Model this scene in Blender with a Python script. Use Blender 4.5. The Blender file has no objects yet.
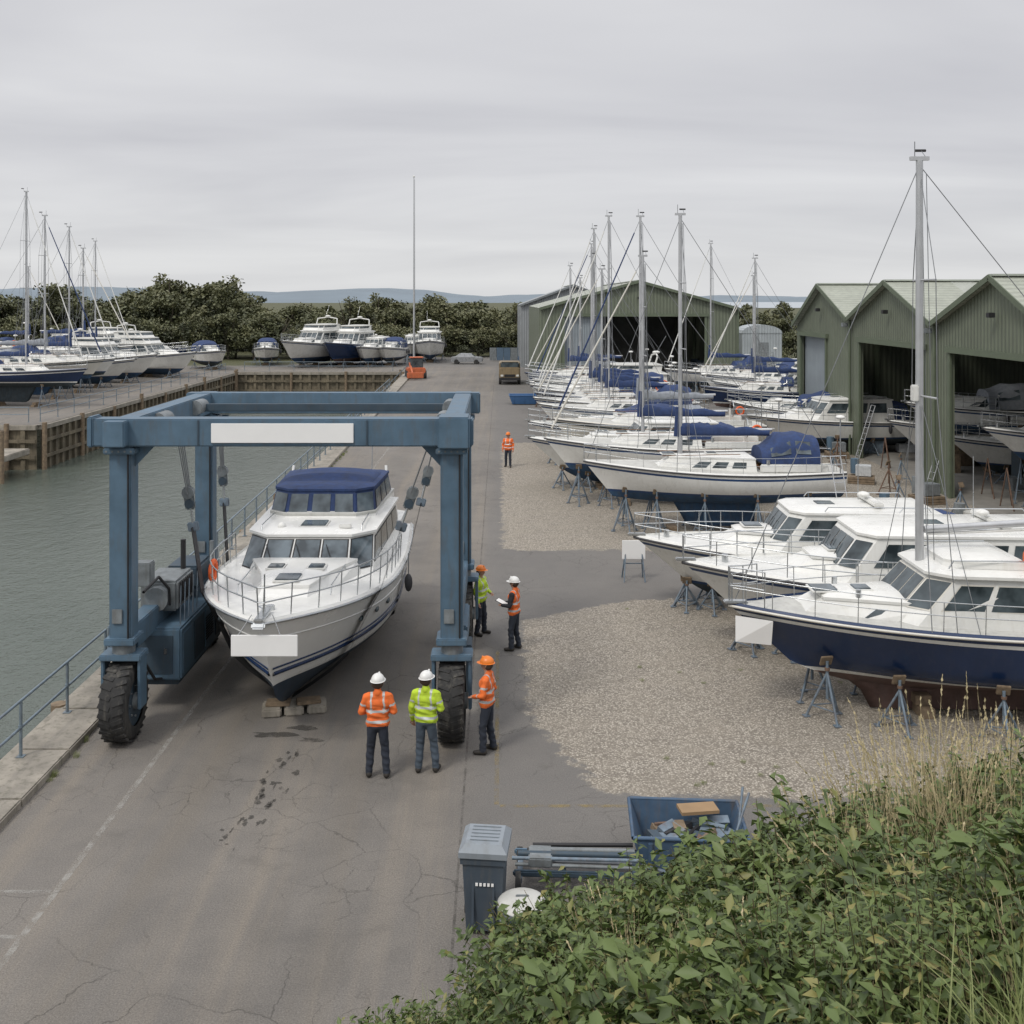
import bpy, bmesh, math, random
import numpy as np
from mathutils import Vector, Matrix, noise, Euler
random.seed(7)
R=random.random
def U(a,b): return a+(b-a)*random.random()
D=bpy.data; scn=bpy.context.scene; COL=scn.collection

# ---------------------------------------------------------------- materials
class NT:
    def __init__(s,nt): s.nt=nt; s.n=nt.nodes; s.l=nt.links
    def N(s,t,**k):
        n=s.n.new(t)
        for a,b in k.items(): setattr(n,a,b)
        return n
    def L(s,a,b): s.l.new(a,b)
    def noise(s,vec,scale,detail=4,rough=.55,dist=0):
        n=s.N('ShaderNodeTexNoise'); n.inputs['Scale'].default_value=scale; n.inputs['Detail'].default_value=detail
        n.inputs['Roughness'].default_value=rough; n.inputs['Distortion'].default_value=dist
        if vec is not None: s.L(vec,n.inputs['Vector'])
        return n.outputs['Fac']
    def ramp(s,fac,a,b,ca=(0,0,0,1),cb=(1,1,1,1)):
        n=s.N('ShaderNodeValToRGB'); e=n.color_ramp.elements
        e[0].position=a; e[1].position=b; e[0].color=ca; e[1].color=cb
        s.L(fac,n.inputs[0]); return n.outputs[0]
    def mix(s,fac,a,b,mode='MIX'):
        n=s.N('ShaderNodeMixRGB',blend_type=mode)
        for i,v in enumerate((fac,a,b)):
            if isinstance(v,(int,float)): n.inputs[i].default_value=v if i==0 else (v,v,v,1)
            elif isinstance(v,tuple): n.inputs[i].default_value=v if len(v)==4 else (*v,1)
            else: s.L(v,n.inputs[i])
        return n.outputs[0]
    def math(s,op,a,b=None,clamp=False):
        n=s.N('ShaderNodeMath',operation=op); n.use_clamp=clamp
        for i,v in enumerate((a,b)):
            if v is None: continue
            if isinstance(v,(int,float)): n.inputs[i].default_value=v
            else: s.L(v,n.inputs[i])
        return n.outputs[0]
    def mapping(s,vec,sc):
        n=s.N('ShaderNodeMapping'); n.inputs['Scale'].default_value=sc; s.L(vec,n.inputs[0]); return n.outputs[0]
    def bump(s,h,strength,dist=.02):
        n=s.N('ShaderNodeBump'); n.inputs['Strength'].default_value=strength; n.inputs['Distance'].default_value=dist
        s.L(h,n.inputs['Height']); return n.outputs[0]
def newmat(name):
    m=D.materials.new(name); m.use_nodes=True; t=NT(m.node_tree)
    return m,t,m.node_tree.nodes['Principled BSDF']
def mat(name,col,rough=.5,metal=0,var=.12,scale=2.5,bump=0,bscale=60,dirt=0,dcol=(.09,.075,.055)):
    m,t,p=newmat(name); tc=t.N('ShaderNodeTexCoord').outputs['Object']
    f=t.ramp(t.noise(tc,scale,4,.6),.3,.7)
    a=tuple(c*(1-var) for c in col); b=tuple(min(1,c*(1+var)) for c in col)
    c=t.mix(f,a,b)
    if dirt:
        d=t.noise(t.mapping(tc,(5,5,.8)),1.5,4,.65)
        d=t.ramp(d,.5,.75); d=t.math('MULTIPLY',d,dirt); c=t.mix(d,c,dcol)
    t.L(c,p.inputs['Base Color']); p.inputs['Metallic'].default_value=metal
    rr=t.math('ADD',t.math('MULTIPLY',f,.15),max(0,rough-.07),True); t.L(rr,p.inputs['Roughness'])
    if bump: t.L(t.bump(t.noise(tc,bscale,2),bump),p.inputs['Normal'])
    return m
def corr(name,col,axis,pitch=.25,rough=.55,var=.12,dirt=.35):
    m,t,p=newmat(name); tc=t.N('ShaderNodeTexCoord').outputs['Object']
    w=t.N('ShaderNodeTexWave',bands_direction=axis); w.inputs['Scale'].default_value=.314/pitch; w.inputs['Distortion'].default_value=0
    t.L(tc,w.inputs['Vector'])
    f=t.ramp(t.noise(tc,.6,5,.6),.3,.7)
    c=t.mix(f,tuple(x*(1-var) for x in col),tuple(x*(1+var) for x in col))
    c=t.mix(t.math('MULTIPLY',t.ramp(w.outputs['Fac'],.0,.45,(1,1,1,1),(0,0,0,1)),.45),c,tuple(x*.5 for x in col))
    d=t.ramp(t.noise(t.mapping(tc,(3,3,.25)),1.2,6,.7),.45,.78); c=t.mix(t.math('MULTIPLY',d,dirt),c,tuple(x*.45+.02 for x in col))
    t.L(c,p.inputs['Base Color']); p.inputs['Roughness'].default_value=rough
    t.L(t.bump(w.outputs['Fac'],.9,.05),p.inputs['Normal'])
    return m
def glassmat(name,col=(.02,.028,.032)):
    m,t,p=newmat(name); tc=t.N('ShaderNodeTexCoord').outputs['Object']
    c=t.mix(t.ramp(t.noise(tc,1.6,3),.35,.65),col,tuple(x*3+.03 for x in col)); t.L(c,p.inputs['Base Color'])
    p.inputs['Roughness'].default_value=.08; p.inputs['IOR'].default_value=1.5; return m

GEL=mat('gelcoat_white',(.72,.72,.69),.28,var=.05,scale=1.2,dirt=.22,dcol=(.42,.38,.3))
GELC=mat('gelcoat_clean',(.76,.76,.735),.22,var=.04,scale=1.2,dirt=.1,dcol=(.45,.42,.36))
GEL2=mat('gelcoat_cream',(.64,.62,.56),.32,var=.06,scale=1.2,dirt=.25,dcol=(.4,.36,.28))
DECK=mat('deck_grey',(.5,.5,.47),.6,var=.1,scale=4,dirt=.35,dcol=(.28,.26,.22))
NAVY=mat('gelcoat_navy',(.012,.03,.085),.2,var=.15,scale=1,dirt=.12,dcol=(.08,.08,.09))
BLUEH=mat('stripe_blue',(.015,.05,.14),.35)
ANTI_B=mat('antifoul_blue',(.025,.065,.13),.75,var=.3,scale=4,dirt=.5,dcol=(.1,.1,.09))
ANTI_D=mat('antifoul_dark',(.035,.05,.06),.75,var=.3,scale=4,dirt=.5,dcol=(.1,.1,.09))
ANTI_N=mat('antifoul_navy',(.022,.038,.06),.6,var=.3,scale=4,dirt=.3,dcol=(.1,.1,.09))
ANTI_R=mat('antifoul_red',(.12,.075,.066),.8,var=.3,scale=4,dirt=.5,dcol=(.13,.11,.1))
GLASS=glassmat('window_glass'); GLASS2=glassmat('tinted_glass',(.04,.052,.06))
STEEL=mat('stainless',(.55,.57,.58),.28,.9,var=.05)
ALU=mat('mast_aluminium',(.5,.51,.52),.4,.5,var=.08)
WIRE=mat('rigging_wire',(.25,.26,.27),.4,.6)
CANV=mat('canvas_blue',(.024,.046,.125),.85,var=.3,scale=5,bump=.4,bscale=9,dirt=.2,dcol=(.08,.09,.12))
CANVG=mat('canvas_grey',(.25,.27,.3),.85,var=.2,scale=5,bump=.3,bscale=9)
CANVW=mat('tarpaulin_white',(.5,.52,.53),.7,var=.2,scale=5,bump=.5,bscale=6,dirt=.3)
WOOD=mat('timber',(.2,.15,.1),.8,var=.35,scale=6,bump=.3,bscale=30)
TEAK=mat('teak_trim',(.2,.1,.045),.6,var=.2,scale=6)
RUB=mat('rubber_strake',(.05,.05,.055),.6)
ORANGE=mat('lifebuoy_orange',(.75,.12,.02),.5)
STANDM=mat('stand_paint',(.17,.22,.27),.6,.3,var=.25,scale=8,dirt=.5,dcol=(.16,.08,.04))
STANDR=mat('stand_rust',(.17,.11,.08),.8,.2,var=.35,scale=8)
LIFT=mat('hoist_blue_paint',(.085,.145,.205),.5,var=.18,scale=1.8,dirt=.55,dcol=(.1,.095,.085),bump=.08)
LIFTD=mat('hoist_dark_blue',(.04,.065,.09),.55,var=.2,scale=2,dirt=.4)
TYRE=mat('tyre_rubber',(.03,.03,.03),.9,var=.35,scale=7,dirt=.6,dcol=(.15,.14,.12))
BLACK=mat('black_plastic',(.02,.02,.022),.6,var=.2)
STRAP=mat('sling_webbing',(.06,.06,.062),.9,var=.3,scale=9)
GREY=mat('machinery_grey',(.2,.22,.23),.6,.2,var=.25,scale=5,dirt=.4)
SIGNW=mat('sign_white',(.85,.85,.84),.5,var=.02)
GALV=mat('galvanised_rail',(.2,.25,.29),.55,.4,var=.2,scale=6,dirt=.4,dcol=(.15,.1,.07))
CONC=mat('quay_concrete',(.29,.265,.225),.9,var=.3,scale=1.2,bump=.5,bscale=12,dirt=.7,dcol=(.1,.1,.07))
CONCD=mat('quay_wall_stained',(.16,.135,.095),.9,var=.45,scale=.8,bump=.6,bscale=8,dirt=.8,dcol=(.045,.05,.03))
REDM=mat('crate_red',(.22,.06,.045),.7)

# ---------------------------------------------------------------- mesh builder
class MB:
    def __init__(s): s.v=[];s.f=[];s.mi=[];s.sm=[];s.mats=[]; s.M=Matrix.Identity(4)
    def idx(s,m):
        if m not in s.mats: s.mats.append(m)
        return s.mats.index(m)
    def add(s,vs,fs,m,smooth=False):
        o=len(s.v); s.v+=[s.M@Vector(v) for v in vs]; k=s.idx(m)
        for f in fs: s.f.append([o+i for i in f]); s.mi.append(k); s.sm.append(smooth)
    def box(s,c,sz,m,rot=None,bev=0):
        if bev:
            bm=bmesh.new(); bmesh.ops.create_cube(bm,size=1)
            for v in bm.verts: v.co=Vector((v.co.x*sz[0],v.co.y*sz[1],v.co.z*sz[2]))
            bmesh.ops.bevel(bm,geom=bm.edges[:],offset=bev,segments=2,affect='EDGES')
            bm.verts.index_update(); vs=[v.co.copy() for v in bm.verts]; fs=[[v.index for v in f.verts] for f in bm.faces]; bm.free()
        else:
            x,y,z=[a/2 for a in sz]
            vs=[Vector((a,b,d)) for a in(-x,x) for b in(-y,y) for d in(-z,z)]
            fs=[(0,1,3,2),(4,6,7,5),(0,4,5,1),(2,3,7,6),(0,2,6,4),(1,5,7,3)]
        if rot is not None: vs=[rot@v for v in vs]
        s.add([v+Vector(c) for v in vs],fs,m)
    def beam(s,p0,p1,w,h,m,bev=.02):
        p0=Vector(p0);p1=Vector(p1);d=p1-p0;L=d.length
        q=d.to_track_quat('Y','Z').to_matrix()
        s.box((p0+p1)/2,(w,L,h),m,q,bev)
    def cyl(s,p0,p1,r,m,r1=None,n=8,caps=True,smooth=True):
        p0=Vector(p0);p1=Vector(p1); r1=r if r1 is None else r1
        d=(p1-p0)
        if d.length<1e-6: return
        q=d.to_track_quat('Z','Y').to_matrix(); vs=[]
        for p,rr in((p0,r),(p1,r1)):
            for i in range(n):
                a=2*math.pi*i/n; vs.append(p+q@Vector((math.cos(a)*rr,math.sin(a)*rr,0)))
        fs=[(i,(i+1)%n,n+(i+1)%n,n+i) for i in range(n)]
        s.add(vs,fs,m,smooth)
        if caps: s.add(vs,[list(range(n))[::-1],list(range(n,2*n))],m)
    def tube(s,pts,r,m,n=6):
        for a,b in zip(pts,pts[1:]): s.cyl(a,b,r,m,n=n,caps=False)
    def grid(s,rows,m,smooth=True,closed=False,mats=None):
        n=len(rows[0]); vs=[v for r in rows for v in r]; o=len(s.v)
        s.v+=[s.M@Vector(v) for v in vs]
        for i in range(len(rows)-1):
            for j in range(n if closed else n-1):
                k=(j+1)%n; mm=mats[j] if mats else m
                s.f.append([o+i*n+j,o+i*n+k,o+(i+1)*n+k,o+(i+1)*n+j]); s.mi.append(s.idx(mm)); s.sm.append(smooth)
    def poly(s,pts,m): s.add(pts,[list(range(len(pts)))],m)
    def ell(s,c,r,m,nu=12,nv=8,z0=-1,z1=1):
        rows=[]
        for i in range(nv+1):
            ph=math.asin(z0)+(math.asin(z1)-math.asin(z0))*i/nv
            rows.append([Vector(c)+Vector((r[0]*math.cos(ph)*math.cos(2*math.pi*j/nu),r[1]*math.cos(ph)*math.sin(2*math.pi*j/nu),r[2]*math.sin(ph))) for j in range(nu)])
        s.grid(rows,m,True,True)
    def torus(s,c,R0,r,m,axis='Y',nu=18,nv=6):
        rows=[]
        for i in range(nu+1):
            a=2*math.pi*i/nu; row=[]
            for j in range(nv):
                b=2*math.pi*j/nv; x=(R0+r*math.cos(b))*math.cos(a); z=(R0+r*math.cos(b))*math.sin(a); y=r*math.sin(b)
                row.append(Vector(c)+(Vector((x,y,z)) if axis=='Y' else Vector((y,x,z))))
            rows.append(row)
        s.grid(rows,m,True,True)
    def mesh(s,name):
        me=D.meshes.new(name); me.from_pydata([tuple(v) for v in s.v],[],s.f)
        for m in s.mats: me.materials.append(m)
        me.polygons.foreach_set('material_index',s.mi); me.polygons.foreach_set('use_smooth',s.sm); me.update()
        return me
    def obj(s,name,loc=(0,0,0),rz=0): return inst(s.mesh(name),name,loc,rz)
def inst(me,name,loc=(0,0,0),rz=0,sc=1,parent=None,rot=None):
    o=D.objects.new(name,me); COL.objects.link(o); o.location=loc
    o.rotation_euler=rot if rot else (0,0,math.radians(rz)); o.scale=(sc,)*3 if not isinstance(sc,tuple) else sc
    if parent: o.parent=parent
    return o
def xf(loc,rot,sc): return Matrix.LocRotScale(Vector(loc),Euler(rot),Vector(sc))
def merged(name,items):
    cache={};mats=[];CO=[];LV=[];LS=[];MI=[];vo=0;lo=0
    for me,M in items:
        if me.name not in cache:
            n=len(me.vertices);co=np.empty(n*3,np.float32);me.vertices.foreach_get('co',co)
            lv=np.empty(len(me.loops),np.int32);me.loops.foreach_get('vertex_index',lv)
            ls=np.empty(len(me.polygons),np.int32);me.polygons.foreach_get('loop_start',ls)
            mi=np.empty(len(me.polygons),np.int32);me.polygons.foreach_get('material_index',mi)
            mp=[]
            for m in me.materials:
                if m not in mats: mats.append(m)
                mp.append(mats.index(m))
            cache[me.name]=(co.reshape(-1,3),lv,ls,np.array(mp,np.int32)[mi])
        co,lv,ls,mi=cache[me.name]; A=np.array(M,np.float32)
        CO.append(co@A[:3,:3].T+A[:3,3]); LV.append(lv+vo); LS.append(ls+lo); MI.append(mi); vo+=len(co); lo+=len(lv)
    CO=np.concatenate(CO);LV=np.concatenate(LV);LS=np.concatenate(LS);MI=np.concatenate(MI)
    me=D.meshes.new(name); me.vertices.add(len(CO)); me.vertices.foreach_set('co',CO.ravel().astype(np.float32))
    me.loops.add(len(LV)); me.loops.foreach_set('vertex_index',LV.astype(np.int32)); me.polygons.add(len(LS)); me.polygons.foreach_set('loop_start',LS.astype(np.int32))
    for m in mats: me.materials.append(m)
    me.polygons.foreach_set('material_index',MI.astype(np.int32)); me.update(calc_edges=True); me.validate()
    return inst(me,name)
def sst(a,b,x):
    t=max(0,min(1,(x-a)/(b-a))); return t*t*(3-2*t)
def lerp(a,b,t): return a+(b-a)*t

# ---------------------------------------------------------------- camera / light / world
cam=D.cameras.new('camera'); co=D.objects.new('camera',cam); COL.objects.link(co); scn.camera=co
co.location=(0,0,8.7); co.rotation_euler=(math.radians(90),0,0)
cam.lens=36*1050/1024; cam.sensor_width=36; cam.shift_x=.0117; cam.shift_y=-.207; cam.clip_end=30000; cam.clip_start=.1
scn.view_settings.view_transform='Standard'; scn.view_settings.look='None'; scn.view_settings.exposure=0
sl=D.lights.new('sun','SUN'); so=D.objects.new('sun',sl); COL.objects.link(so)
sl.energy=1.5; sl.angle=math.radians(12); sl.color=(1,.95,.87)
EL=52
so.rotation_euler=(math.radians(90-EL),0,math.radians(-40))
w=D.worlds.new('World'); scn.world=w; w.use_nodes=True; t=NT(w.node_tree); bg=t.n['Background']
sky=t.N('ShaderNodeTexSky',sky_type='NISHITA'); sky.sun_disc=False; sky.sun_elevation=math.radians(EL); sky.sun_rotation=math.radians(220)
tc=t.N('ShaderNodeTexCoord').outputs['Generated']; sp=t.N('ShaderNodeSeparateXYZ'); t.L(tc,sp.inputs[0])
z=t.math('MAXIMUM',sp.outputs['Z'],0); zz=t.math('ADD',z,.13)
cb=t.N('ShaderNodeCombineXYZ'); t.L(t.math('DIVIDE',sp.outputs['X'],zz),cb.inputs[0]); t.L(t.math('DIVIDE',sp.outputs['Y'],zz),cb.inputs[1])
cv=t.mapping(cb.outputs[0],(.36,.7,1))
n1=t.noise(cv,1.0,5,.5,.35); n1=t.ramp(n1,.32,.66)
c=t.mix(n1,(5.5,5.5,5.85),(7.7,7.7,7.85))
hz=t.ramp(z,0,.12); c=t.mix(hz,t.mix(.6,c,(7.8,7.9,7.9)),c)
zen=t.ramp(z,.3,.95); k=t.math('ADD',t.math('MULTIPLY',zen,1.15),1); c=t.mix(1,c,k,'MULTIPLY')
c=t.mix(.95,sky.outputs[0],c); t.L(c,bg.inputs[0]); bg.inputs[1].default_value=.1

# ---------------------------------------------------------------- ground
def quay_x(y): return -9.2-.02*max(0,y-24)
xs=[-9000,-3000,-1000,-400,-200,-120,-80,-60,-45,-38,-32,None,-9.0]+[-8.8+.3*i for i in range(108)]+[25,28,32,37,43,50,60,80,120,200,400,1000,3000,9000]
ys=[-60,-20,-5]+[.4*i for i in range(25,320)]
ys=[y for y in ys if not(abs(y-73)<.15 or abs(y-127)<.15)]+[73,127,130,134,140,148,158,170,190,220,260,320,400,600,1000,2000,5000,15000]; ys=sorted(ys)
V=[];F=[];C=[]
def gblob(x,y):
    e=.6+max(0,(22-y))*.35 if y<22 else .6+max(0,(y-28.5))*1.6
    near=min(x-e, y-18.4, 30.2-y+.06*x)
    far=min(x-(.1), y-36.5, 64-y)
    near=min(near,30-x)
    return max(near,far)
for y in ys:
    for x in xs:
        if x is None: x=quay_x(y)
        V.append((x,y,0)); g=gblob(x,y)
        gr=max(0,min(1,.5+g*.5))
        road=max(0,min(1,.5+(-.45-x)*3)) if y<140 else 0
        grass=sst(128,150,y) if not(-14<x<8) else sst(150,170,y)
        if x>24 and y>72: grass=max(grass,sst(72,85,y)*.5)
        C.append((gr,road,grass,1))
nx=len(xs)
for j in range(len(ys)-1):
    for i in range(nx-1):
        y=ys[j]+.01
        if i<10 and y<73: continue
        if i==10 and y<127: continue
        a=j*nx+i; F.append((a,a+1,a+nx+1,a+nx))
me=D.meshes.new('ground'); me.from_pydata(V,[],F)
ca=me.color_attributes.new('masks','FLOAT_COLOR','POINT'); ca.data.foreach_set('color',[q for c_ in C for q in c_])
m,t,p=newmat('ground_surface'); pos=t.N('ShaderNodeNewGeometry').outputs['Position']
at=t.N('ShaderNodeVertexColor',layer_name='masks'); ms=t.N('ShaderNodeSeparateColor'); t.L(at.outputs[0],ms.inputs[0])
nl=t.noise(pos,.16,4,.65); nm=t.noise(pos,1.1,6,.7); nf=t.noise(pos,42,3,.75); nstre=t.noise(t.mapping(pos,(1.6,.07,1)),1.2,5,.6)
base=t.mix(t.ramp(nl,.3,.7),(.13,.121,.111),(.198,.183,.165))
base=t.mix(t.math('MULTIPLY',t.ramp(nm,.4,.7),.5),base,(.222,.203,.178))
tw=t.math('MULTIPLY',t.ramp(nstre,.45,.68),.45)
road=t.mix(tw,base,(.25,.215,.17))
other=t.mix(.55,base,(.145,.14,.134)); asph=t.mix(ms.outputs[1],other,road)
sx=t.N('ShaderNodeSeparateXYZ'); t.L(pos,sx.inputs[0])
for xc in (-5.3,-2.6):
    d=t.math('ABSOLUTE',t.math('ADD',sx.outputs['X'],-xc)); k_=t.math('MULTIPLY',t.ramp(d,.1,.9,(1,1,1,1),(0,0,0,1)),t.math('MULTIPLY',t.ramp(nstre,.3,.6),.25)); asph=t.mix(k_,asph,(.085,.08,.072))
asph=t.mix(1,asph,t.ramp(nf,.28,.72,(.62,.62,.62,1),(1.36,1.36,1.36,1)),'MULTIPLY')
dn=t.N('ShaderNodeTexNoise'); dn.inputs['Scale'].default_value=1.6; dn.inputs['Detail'].default_value=7; dn.inputs['Roughness'].default_value=.65; t.L(pos,dn.inputs['Vector'])
dv=t.mix(.45,pos,dn.outputs['Color'],'ADD')
vv=t.N('ShaderNodeTexVoronoi',feature='DISTANCE_TO_EDGE'); vv.inputs['Scale'].default_value=.55; t.L(dv,vv.inputs['Vector'])
cr=t.math('MULTIPLY',t.ramp(vv.outputs['Distance'],.0012,.0065,(1,1,1,1),(0,0,0,1)),t.ramp(t.noise(pos,.3,3),.44,.56))
v2=t.N('ShaderNodeTexVoronoi',feature='DISTANCE_TO_EDGE'); v2.inputs['Scale'].default_value=1.9; t.L(dv,v2.inputs['Vector'])
cr2=t.math('MULTIPLY',t.ramp(v2.outputs['Distance'],.004,.018,(1,1,1,1),(0,0,0,1)),t.ramp(t.noise(pos,.33,4,.6,.5),.53,.63))
crm=t.math('MAXIMUM',cr,cr2)
asph=t.mix(t.math('MULTIPLY',crm,.6),asph,(.045,.042,.037))
st=t.ramp(t.noise(pos,.7,5,.6,.6),.6,.72); asph=t.mix(t.math('MULTIPLY',st,.32),asph,(.075,.07,.062))
vg=t.N('ShaderNodeTexVoronoi'); vg.inputs['Scale'].default_value=25; t.L(pos,vg.inputs['Vector'])
sg=t.N('ShaderNodeSeparateColor'); t.L(vg.outputs['Color'],sg.inputs[0])
grav=t.mix(sg.outputs[0],(.2,.178,.15),(.56,.515,.44)); grav=t.mix(t.ramp(vg.outputs['Distance'],.25,.7),grav,(.16,.14,.115))
grav=t.mix(t.math('MULTIPLY',t.ramp(nm,.35,.7),.42),grav,(.31,.275,.22))
grav=t.mix(t.math('MULTIPLY',t.ramp(nl,.5,.8),.35),grav,(.2,.185,.145))
gm=t.math('ADD',ms.outputs[0],t.math('MULTIPLY',t.math('SUBTRACT',t.noise(pos,2.2,7,.7),.5),.7))
gm=t.ramp(gm,.46,.54); col=t.mix(gm,asph,grav)
gs=t.mix(nm,(.04,.05,.02),(.11,.105,.05)); col=t.mix(t.ramp(t.math('ADD',ms.outputs[2],t.math('MULTIPLY',t.math('SUBTRACT',nm,.5),.6)),.4,.6),col,gs)
t.L(col,p.inputs['Base Color']); p.inputs['Roughness'].default_value=.9
hb=t.mix(gm,nf,vg.outputs['Distance']); hb=t.mix(crm,hb,0.0)
t.L(t.bump(hb,.55,.025),p.inputs['Normal'])
me.materials.append(m); inst(me,'ground')
def paint(name,col,thr,op=.6):
    m,t,p=newmat(name); pos=t.N('ShaderNodeNewGeometry').outputs['Position']
    f=t.ramp(t.noise(pos,3.5,8,.75),thr-.08,thr+.1); tr=t.N('ShaderNodeBsdfTransparent'); mx=t.N('ShaderNodeMixShader')
    p.inputs['Base Color'].default_value=(*col,1); p.inputs['Roughness'].default_value=.8
    t.L(t.math('MULTIPLY',f,op),mx.inputs[0]); t.L(tr.outputs[0],mx.inputs[1]); t.L(p.outputs[0],mx.inputs[2]); t.L(mx.outputs[0],t.n['Material Output'].inputs[0]); return m
PW=paint('worn_white_paint',(.42,.41,.38),.49,.55); PY=paint('worn_yellow_paint',(.33,.25,.1),.5,.5); PS=paint('damp_stain',(.05,.047,.042),.42,.55); PJ=paint('joint_sealant',(.06,.056,.05),.48,.35)
mb=MB()
def sheet(x0,y0,x1,y1,m,z=.004): mb.poly([(x0,y0,z),(x1,y0,z),(x1,y1,z),(x0,y1,z)],m)
for i in range(20): sheet(-6.58,12+i*4.5,-6.48,12+(i+1)*4.5,PW)
for i in range(12): sheet(-.66,12+i*9,-.62,12+(i+1)*9,PJ)
sheet(.0,18.0,6,18.1,PY); sheet(-.1,18.1,-.02,26,PY)
for k_ in range(3): sheet(-8,13.2+k_*1.1,-6.6,13.28+k_*1.1,PW)
mb.obj('painted_road_markings')
mb=MB(); random.seed(3)
def blot(cx,cy,rx,ry):
    n=30; ph=U(0,6); p2=U(0,6)
    mb.poly([(cx+rx*math.cos(a)*(1+.3*math.sin(3*a+ph)+.14*math.sin(7*a+p2)),cy+ry*math.sin(a)*(1+.3*math.sin(2*a+ph)+.12*math.sin(9*a)),.008) for a in [2*math.pi*i/n for i in range(n)]],PS)
blot(-4.55,21.0,.42,.16); blot(-3.75,20.75,.22,.12); blot(-4.0,21.35,.3,.12)
for i in range(46):
    u=R(); blot(-3.95-.4*u+random.gauss(0,.16),20.3-3.6*u+random.gauss(0,.2),U(.015,.07)*(1.2-u*.6),U(.03,.12)*(1.2-u*.6))
mb.obj('damp_patches')

m,t,p=newmat('harbour_water'); pos=t.N('ShaderNodeNewGeometry').outputs['Position']
p.inputs['Roughness'].default_value=.1; p.inputs['IOR'].default_value=1.33
h=t.mix(.35,t.noise(t.mapping(pos,(1,.55,1)),1.5,5,.62),t.noise(pos,5,3,.6)); t.L(t.bump(h,.8,.16),p.inputs['Normal'])
t.L(t.mix(t.noise(pos,.08,3),(.07,.088,.074),(.112,.132,.113)),p.inputs['Base Color'])
mb=MB(); mb.poly([(-9000,-300,-3.1),(-8,-300,-3.1),(-8,130,-3.1),(-9000,130,-3.1)],m); mb.obj('harbour_water')
m2=mat('distant_sea',(.36,.4,.43),.4,var=.05,scale=.01)
mb=MB(); mb.poly([(250,1100,.4),(9000,1100,.4),(9000,14000,.4),(2000,14000,.4)],m2); mb.obj('sea')

mb=MB(); random.seed(9)
def wallrun(p0,p1,zt=.0,zb=-4.5,rib=1.1,outx=1,outy=0):
    p0=Vector((*p0,0));p1=Vector((*p1,0));d=(p1-p0);L=d.length;d.normalize(); o=Vector((outx,outy,0))
    mb.poly([p0+Vector((0,0,zt)),p1+Vector((0,0,zt)),p1+Vector((0,0,zb)),p0+Vector((0,0,zb))],CONCD)
    k=int(L/rib); ang=math.atan2(d.y,d.x); q=Matrix.Rotation(ang,3,'Z')
    for i in range(k+1):
        c=p0+d*(i*rib)+o*.1
        if i%6==0: mb.cyl((c.x+o.x*.15,c.y+o.y*.15,-4.4),(c.x+o.x*.15,c.y+o.y*.15,U(-.1,.5)),.17,WOOD,n=9)
        else: mb.box((c.x,c.y,-2.0),(.3,.2,3.6),CONCD,q)
    c=(p0+p1)/2; mb.box((c.x,c.y,-.17),(L,.5,.3),CONC,q)
    for zz_ in(-1.1,-2.2): c=(p0+p1)/2+o*.24; mb.box((c.x,c.y,zz_),(L,.1,.22),CONCD,q)
wallrun((-32,73.2),(-32,126.8),outx=1); wallrun((-120,73),(-32.2,73),outx=0,outy=-1); wallrun((-31.8,127),(quay_x(127),127),outx=0,outy=-1)
Y=-20
while Y<126: 
    y1=min(127,Y+12); wallrun((quay_x(Y),Y),(quay_x(y1),y1),outx=-1); Y=y1
mb.obj('quay_wall')
mb=MB(); y=-10
while y<126:
    x=quay_x(y+1); mb.box((x+.5,y+1,.06),(1.0,1.985,.17),CONC,Matrix.Rotation(math.radians(1.1 if y>24 else 0),3,'Z'),bev=.025); y+=2
mb.obj('quay_kerb')
def railing(name,p0,p1,step=2,h=1.05,z=.14,m=GALV,r=.028):
    mb=MB(); p0=Vector((*p0,z));p1=Vector((*p1,z));L=(p1-p0).length;n=max(1,round(L/step)); up=Vector((0,0,1))
    for i in range(n+1):
        q=p0.lerp(p1,i/n); mb.cyl(q,q+up*h,r*1.15,m); mb.box(q+up*.01,(.14,.14,.02),m); mb.cyl(q+up*h*.52,q+up*(h*.52+.05),r*1.7,m); 
    for f in(1,.52): mb.cyl(p0+up*h*f,p1+up*h*f,r,m)
    mb.obj(name)
railing('quay_railing',(quay_x(5)+.22,7),(quay_x(24)+.22,23.9)); railing('quay_railing',(quay_x(24)+.22,24.1),(quay_x(100)+.22,100))
railing('quay_railing',(-32.4,74),(-32.4,124),3); railing('quay_railing',(-90,73.5),(-33,73.5),3); railing('quay_railing',(-31,127.4),(-13,127.4),3)
mb=MB(); mb.box((-36,69.5,-1.6),(8,4,.4),CONC,bev=.05)
for i in range(6): mb.cyl((-39.5+i*1.5,67.4,-4),(-39.5+i*1.5,67.4,.3),.17,WOOD)
mb.obj('timber_landing_stage')
mb=MB()
for sd in(-.6,.6):
    mb.beam((-13.5,118+sd,-2.8),(-10.6,118+sd,.2),.08,.2,GALV,0); mb.cyl((-13.5,118+sd,-1.8),(-10.6,118+sd,1.2),.03,GALV)
    for i in range(6): mb.cyl((-13.5+i*.58,118+sd,-2.8+i*.6),(-13.5+i*.58,118+sd,-1.8+i*.6),.025,GALV)
for i in range(11): mb.box((-13.4+i*.27,118,-2.6+i*.275),(.3,1.15,.04),GREY)
for sd in(-.6,.6): mb.cyl((-10.4,118+sd,0),(-10.4,118+sd,2.4),.05,GALV)
mb.cyl((-10.4,117.4,2.4),(-10.4,118.6,2.4),.05,GALV); mb.obj('gangway_stair')

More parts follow.
